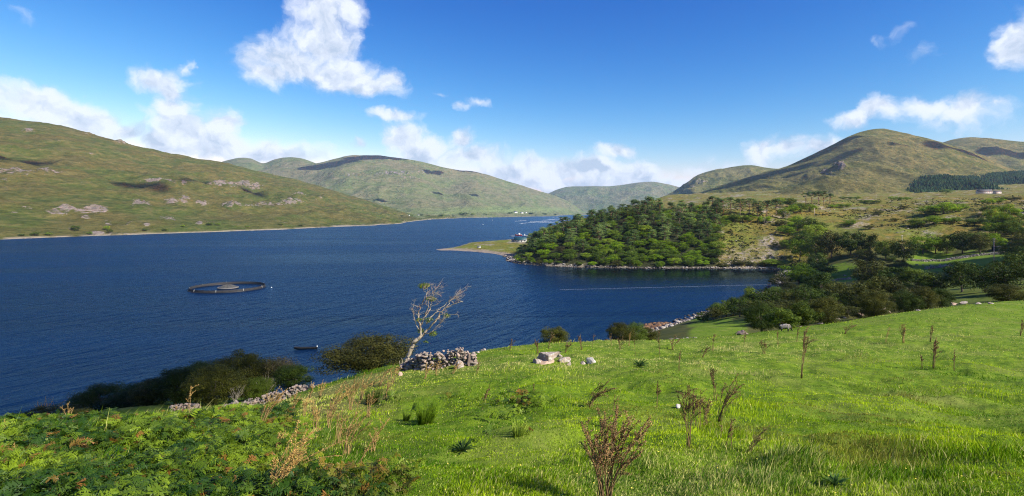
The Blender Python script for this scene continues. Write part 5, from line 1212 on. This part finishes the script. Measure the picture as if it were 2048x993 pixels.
# ------------------------------------------------------------------ buildings
M_roofteal = simple('teal_sheet_roof', (0.012,0.06,0.075), 0.5, 0.15); M_slate = simple('slate_roof', (0.055,0.057,0.065), 0.7, 0.2); M_win = simple('window_glass', (0.02,0.025,0.03), 0.15, 0.1); M_conc = simple('pale_render', (0.42,0.41,0.38), 0.8, 0.12)
def house(name, px, Y, L, D, H, rz, label, roof=None, wallm=None, roofh=0.45, win=4, chim=True, zadd=0, door=True, group=None, eave=0.3):
    x,y = sY(px,Y); z = max(gz(x,y),1.0)+zadd; r = empty(name,(x,y,z),rz); mb = MB()
    V = [(-L/2,-D/2,-1.5),(L/2,-D/2,-1.5),(L/2,D/2,-1.5),(-L/2,D/2,-1.5),(-L/2,-D/2,H),(L/2,-D/2,H),(L/2,D/2,H),(-L/2,D/2,H),(-L/2,0,H+D*roofh),(L/2,0,H+D*roofh)]
    mb.add(V,[(0,1,5,4),(2,3,7,6)]); mb.Fs.append(np.array([(1,2,6,9,5),(3,0,4,8,7)])); mb.build('wall', wallm or M_conc, r)
    rm = MB(); e = eave; k = roofh
    for s in (-1,1):
        a = [(-L/2-e, s*(D/2+e), H-e*2*k), (L/2+e, s*(D/2+e), H-e*2*k), (L/2+e,0,H+D*k+.02),(-L/2-e,0,H+D*k+.02)]; b = [(p[0],p[1],p[2]+.18) for p in a]
        rm.add(a+b,[(0,1,2,3),(7,6,5,4),(0,4,5,1),(1,5,6,2),(3,7,4,0)])
    ro = rm.build('roof', roof or M_slate, r)
    if chim:
        for s in (-1,1): MB().box(s*(L/2-.5)-.4,s*(L/2-.5)+.4,-.35,.35,H+D*k-.3,H+D*k+.9).build('chimney', wallm or M_conc, ro)
    for i in range(win):
        wx = -L/2+L*(i+.5)/win
        if door and i == win//2: MB().box(wx-.5,wx+.5,-D/2-.04,-D/2+.1,0,2.1).build('door', M_win, r); continue
        w = MB().box(wx-.55,wx+.55,-D/2-.05,-D/2+.1,1.0,2.2).build('window', M_win, r); MB().box(wx-.65,wx+.65,-D/2-.10,-D/2-.052,.9,1.0).build('sill', M_wht, w)
    tag(r,label,'house' if name=='house' else name.replace('_',' '),group); return r
house('boathouse', 1041, 765, 17, 8, 2.8, R(-8), 'teal roofed boathouse with pale walls on the spit beside the wood', M_roofteal, M_conc, 0.42, 4, False)
house('shed', 1026, 770, 4, 4, 2.8, R(-8), 'small pale shed left of the teal roofed boathouse', M_slate, M_conc, 0.15, 1, False, door=False)
house('shed', 958, 650, 4.0, 3, 2.0, R(5), 'tiny pale hut on the grass near the tip of the spit', M_conc, M_conc, 0.05, 1, False, door=False)
house('house', 1968, 1330, 30, 9, 3.6, R(-14), 'long pale farmhouse at the foot of the dark conifer plantation', M_slate, M_conc, 0.5, 8, True, zadd=3)
house('barn', 1993, 1345, 18, 8, 3, R(4), 'grey barn adjoining the long pale farmhouse on its right', M_slate, M_conc, 0.35, 3, False, zadd=3, door=False)
def hilly(px, py):  # a point on one of the far hills' fronts
    best = None
    for H_ in (hL, hM):
        pxs_, vv, XX_, YY_, ZZ_ = H_
        if not (pxs_[0] < px < pxs_[-1]): continue
        i = int(np.argmin(abs(pxs_-px))); P_ = HY-(ZZ_[i]-CZ)/YY_[i]*F; nf = len(vv)-30
        j = int(np.argmin(abs(P_[:nf]-py)))
        c = (abs(P_[j]-py), YY_[i,j], XX_[i,j], ZZ_[i,j]); best = c if best is None or (c[0] < 2 and c[1] < best[1]) else best
    return best[2], best[1], best[3]
def far_house(px, py, L, label, rz=0.1):
    x,y,z = hilly(px,py); h = house('house', px, 500, L, L*.5, L*.28, rz, label, M_slate, M_wht, .4, 4, True, group='cottages on the far shore'); h.location = (x,y,z)
for a in [(817,432,13,'white cottage at the left end of the far shore settlement'),(836,431,12,'white cottage second from the left on the far shore'),(930,428.5,24,'white house beside the dark trees of the far shore'),(1030,426,36,'large white house alone right of the middle on the far shore'),(1044,427,30,'lower white house right of the large white one, far shore'),(1052,426.5,22,'small white outbuilding at the right end of the far houses')]: far_house(a[0],a[1],a[2],a[3])
def far_tree(px, py, w, h, key, label):
    x,y,z = hilly(px,py); e = place(key,'tree',x,y,w,h,z=z); TREES.pop(); tag(e,label,'tree','trees on the far shore')
far = [(930,431,60,26,'oak'),(922,430,45,20,'oak'),(945,431,40,18,'oak'),(968,430,24,14,'oak'),(973,431,20,12,'oak'),(805,434,22,9,'oak'),(825,432,26,10,'oak'),(842,432,28,11,'oak'),(858,433,34,12,'oak'),(872,434,30,11,'oak'),(884,433,36,14,'oak'),(896,434,34,13,'oak'),(906,434,30,12,'oak'),
  (1020,428,60,18,'oak'),(1062,428,70,18,'oak'),(1090,429,80,16,'oak'),(1110,430,70,14,'oak'),(800,438,16,7,'oak'),(790,430,18,7,'oak')]
far.sort(); 
ORD = ['first','second','third','fourth','fifth','sixth','seventh','eighth','ninth','tenth','eleventh','twelfth','thirteenth','fourteenth','fifteenth','sixteenth','seventeenth','eighteenth','nineteenth']
TENS = {2:'twent',3:'thirt',4:'fort',5:'fift',6:'sixt',7:'sevent',8:'eight',9:'ninet'}
def ordw(n):
    if n <= 19: return ORD[n-1]
    t, u = divmod(n,10); return TENS[t]+'ieth' if u == 0 else TENS[t]+'y-'+ORD[u-1]
for i, a in enumerate(far): far_tree(*a, 'dark distant tree, %s from the left along the far shore'%ordw(i+1))
shl = sorted([(45,474,9,5),(70,473,12,7),(95,472,10,6),(150,462,16,11),(178,468,10,7),(212,460,11,10),(220,466,10,8),(288,462,9,5),(420,452,14,8),(436,452,12,7),(366,455,8,5),(560,452,12,5),(600,452,14,4),(495,455,9,5),(330,462,10,5)])
for i, (px,py,w,h) in enumerate(shl): x,y,z = hilly(px,py); e = place('oak','bush',x,y,w*1.3,h,z=z); TREES.pop(); tag(e,'dark bush, %s from the left at the foot of the left mountain'%ordw(i+1),'bush','bushes under the left mountain')

# poles
M_pole = simple('pole_timber', (0.42,0.37,0.30), 0.8, 0.2)
def pole(px, py, h, label, arm=True):
    x,y,z = ghit(px,py); r = empty('utility_pole',(x,y,z)); MB().tube([(0,0,-.3),(0,0,h)],[.24,.17],7).build('post', M_pole, r)
    if arm: MB().box(-.8,.8,-.06,.06,h-.5,h-.36).build('crossarm', M_pole, r)
    for s in (-.6,.6): MB().tube([(s,0,h-.36),(s,0,h-.15)],.07,5).build('insulator', M_wht, r)
    tag(r,label,'pole','poles of the power line')
pole(1629,434,9.5,'pale wooden pole on the moor right of the ridge pines'); pole(1804,492,8.5,'pale pole top rising out of the dark trees beside the field')
pole(1988,528,14,'thin tall grey pole at the right edge of the shaded field'); pole(1656,408,11,'slim pole beside the small pine group'); pole(1540,404,16,'faint pole on the ridge left of the small pine group'); pole(1752,402,10,'far thin pole on the moor before the mountain')
x_,y_,z_ = ghit(1997,503); r_ = empty('shed',(x_,y_,z_)); MB().box(-3,3,-2,2,-.5,3).build('wall', simple('black_boards',(0.02,0.02,0.02),0.8,0.3), r_); MB().box(-3.2,3.2,-2.2,2.2,3.002,3.2).build('roof', M_slate, r_); MB().box(-2.4,-1,-2.06,-1.9,0,2.1).build('door', M_slate, r_)
tag(r_,'small black shed beside the field wall at the right','shed')

# ------------------------------------------------------------------ sheep
def sheep_mesh(seed=0, graze=True):
    pts = [(0,0,.62,.22),(.28,0,.66,.22),(.42,0,.66,.17),(.56,0,.52,.10) if graze else (.56,0,.86,.10),(.68,0,.26,.075) if graze else (.66,0,.98,.085),(.74,0,.12,.05) if graze else (.80,0,.93,.05),
           (-.28,0,.64,.23),(-.46,0,.60,.16),(-.54,0,.48,.05)]
    ed = [(0,1),(1,2),(2,3),(3,4),(4,5),(0,6),(6,7),(7,8)]
    for bx, s, par in ((.30,1,1),(.30,-1,1),(-.32,1,6),(-.32,-1,6)):
        i = len(pts); k = .04 if bx < 0 else 0.0
        pts += [(bx,s*.13,.42,.10),(bx+(-.05 if bx<0 else .02),s*.13,.24,.045),(bx,s*.13,.02,.035)]; ed += [(par,i),(i,i+1),(i+1,i+2)]
    i = len(pts); hx, hz_ = (.60,.44) if graze else (.60,.98); hp = 3 if graze else 4
    for s in (-1,1): pts.append((hx-.02,s*.15,hz_,.025)); ed.append((hp,len(pts)-1))
    me = bpy.data.meshes.new('sheep'); me.from_pydata([p[:3] for p in pts], ed, [])
    o = bpy.data.objects.new('sheep', me); COL.objects.link(o); sk = o.modifiers.new('skin','SKIN'); ss = o.modifiers.new('sub','SUBSURF'); ss.levels = ss.render_levels = 2
    for v, p in zip(me.skin_vertices[0].data, pts): v.radius = (p[3],p[3])
    me.skin_vertices[0].data[0].use_root = True
    dg = bpy.context.evaluated_depsgraph_get(); m2 = bpy.data.meshes.new_from_object(o.evaluated_get(dg)); bpy.data.objects.remove(o)
    m, nt, b = newmat('fleece'); tc = nd(nt,'ShaderNodeTexCoord'); sp3 = nd(nt,'ShaderNodeSeparateXYZ', ins={0:tc.outputs['Object']}); n = noise(nt, tc.outputs['Object'], 14, 4)
    dark = mth(nt,'MAXIMUM', mapr(nt, sp3.outputs[0], .52,.56), mapr(nt, sp3.outputs[2], .36,.30)); c = mixc(nt, n.outputs[0], (0.20,0.175,0.145),(0.38,0.34,0.29)); c = mixc(nt, dark, c, (0.03,0.026,0.024)); nt.links.new(c,b.inputs['Base Color']); b.inputs['Roughness'].default_value=1; bump(nt,b,n.outputs[0],.03)
    m2.materials.append(m); m2.polygons.foreach_set('use_smooth',[True]*len(m2.polygons)); return m2
SM = sheep_mesh(); SM2 = sheep_mesh(graze=False)
for px, py, rz, lab in [(1570,664,-.3,'grazing sheep with grey fleece and black legs beside the hedge shrubs'),(1834,532,2.5,'sheep near the left end of the shaded field, below the long wall'),(1846,533,0.4,'sheep second from the left in the shaded field'),(1862,533.5,3.0,'sheep third from the left in the shaded field'),(1880,533,0.2,'sheep fourth from the left in the shaded field'),(1912,531,1.9,'rightmost sheep of the shaded field'),
      (1696,541,.7,'sheep in the upper corner of the small bright field'),(1690,554,2.9,'sheep on the lower part of the small bright field'),(1928,395,.5,'white sheep far up on the moor near the round bush'),(1940,396,2.2,'white sheep on the moor below the farmhouse')]:
    g = ghit(px,py)
    if g is None: continue
    o = bpy.data.objects.new('sheep', SM); COL.objects.link(o); o.location = (g[0],g[1],g[2]); o.rotation_euler=(0,0,rz); 
    o.scale=(1.3,)*3 if py < 600 else (.88,)*3
    tag(o,lab,'sheep','sheep of the valley' if py<600 else None)

# ------------------------------------------------------------------ label the woodland trees
KN = {'doak':'dark green broadleaf tree','dolive':'olive green broadleaf tree','pine':'dark green pine','tallpine':'bare stemmed flat topped pine','oak':'dark green broadleaf tree','bright':'light green broadleaf tree','olive':'olive green broadleaf tree','brown':'bronze thin leaved tree'}
RN = {'fringe':['fringing the waterline of the headland wood'],'wood':['in the shore row of the headland wood','in the second row of the headland wood','in the middle row of the headland wood','in the upper row of the headland wood','on the crest of the headland wood'],'ridge':['in the lower ridge row','on the ridge behind the wood'],'valley':['among the nearest valley trees','in the middle valley','beyond the small valley fields'],'slope':['on the shaded slope at right'],'thicket':['in the thicket behind the pasture','in the mid valley thicket','in the upper valley thicket'],'moor':['on the open moor']}
from collections import defaultdict
rows = defaultdict(list)
for e, inf in TREES:
    x,y,z = e.location; px = x/y*F+1024; reg = inf['region']; py = HY-(z-CZ)/y*F
    if reg == 'wood': r = int(np.clip((y-447)//32,0,4))
    elif reg == 'ridge': r = 0 if py > 422 else 1
    elif reg in ('valley','thicket'): r = 0 if py > 595 else 1 if py > 545 else 2
    else: r = 0
    rows[(reg,r,inf['key'])].append((px,e,inf))
for (reg,r,key), L in rows.items():
    L.sort(key=lambda t: t[0]); nm = KN[key]
    if reg == 'thicket': nm = {'doak':'dark thorn bush','dolive':'olive thorn bush'}[key]
    if reg in ('moor','fringe'): nm = {'oak':'dark rounded shrub','bright':'bright green shrub','olive':'olive brown shrub'}[key]
    for i, (px,e,inf) in enumerate(L):
        tag(e, (nm+', '+ordw(i+1)+' from the left, '+RN[reg][r]) if len(L) > 1 else 'the only '+nm+' '+RN[reg][r], 'shrub' if reg in ('moor','fringe') else 'bush' if reg == 'thicket' else 'tree', {'fringe':'shrubs along the headland shore','wood':'trees of the headland wood','ridge':'trees along the ridge','valley':'trees of the valley','slope':'trees on the shaded slope','thicket':'bushes of the valley thicket','moor':'shrubs on the moor'}[reg])
print('trees', len(TREES))
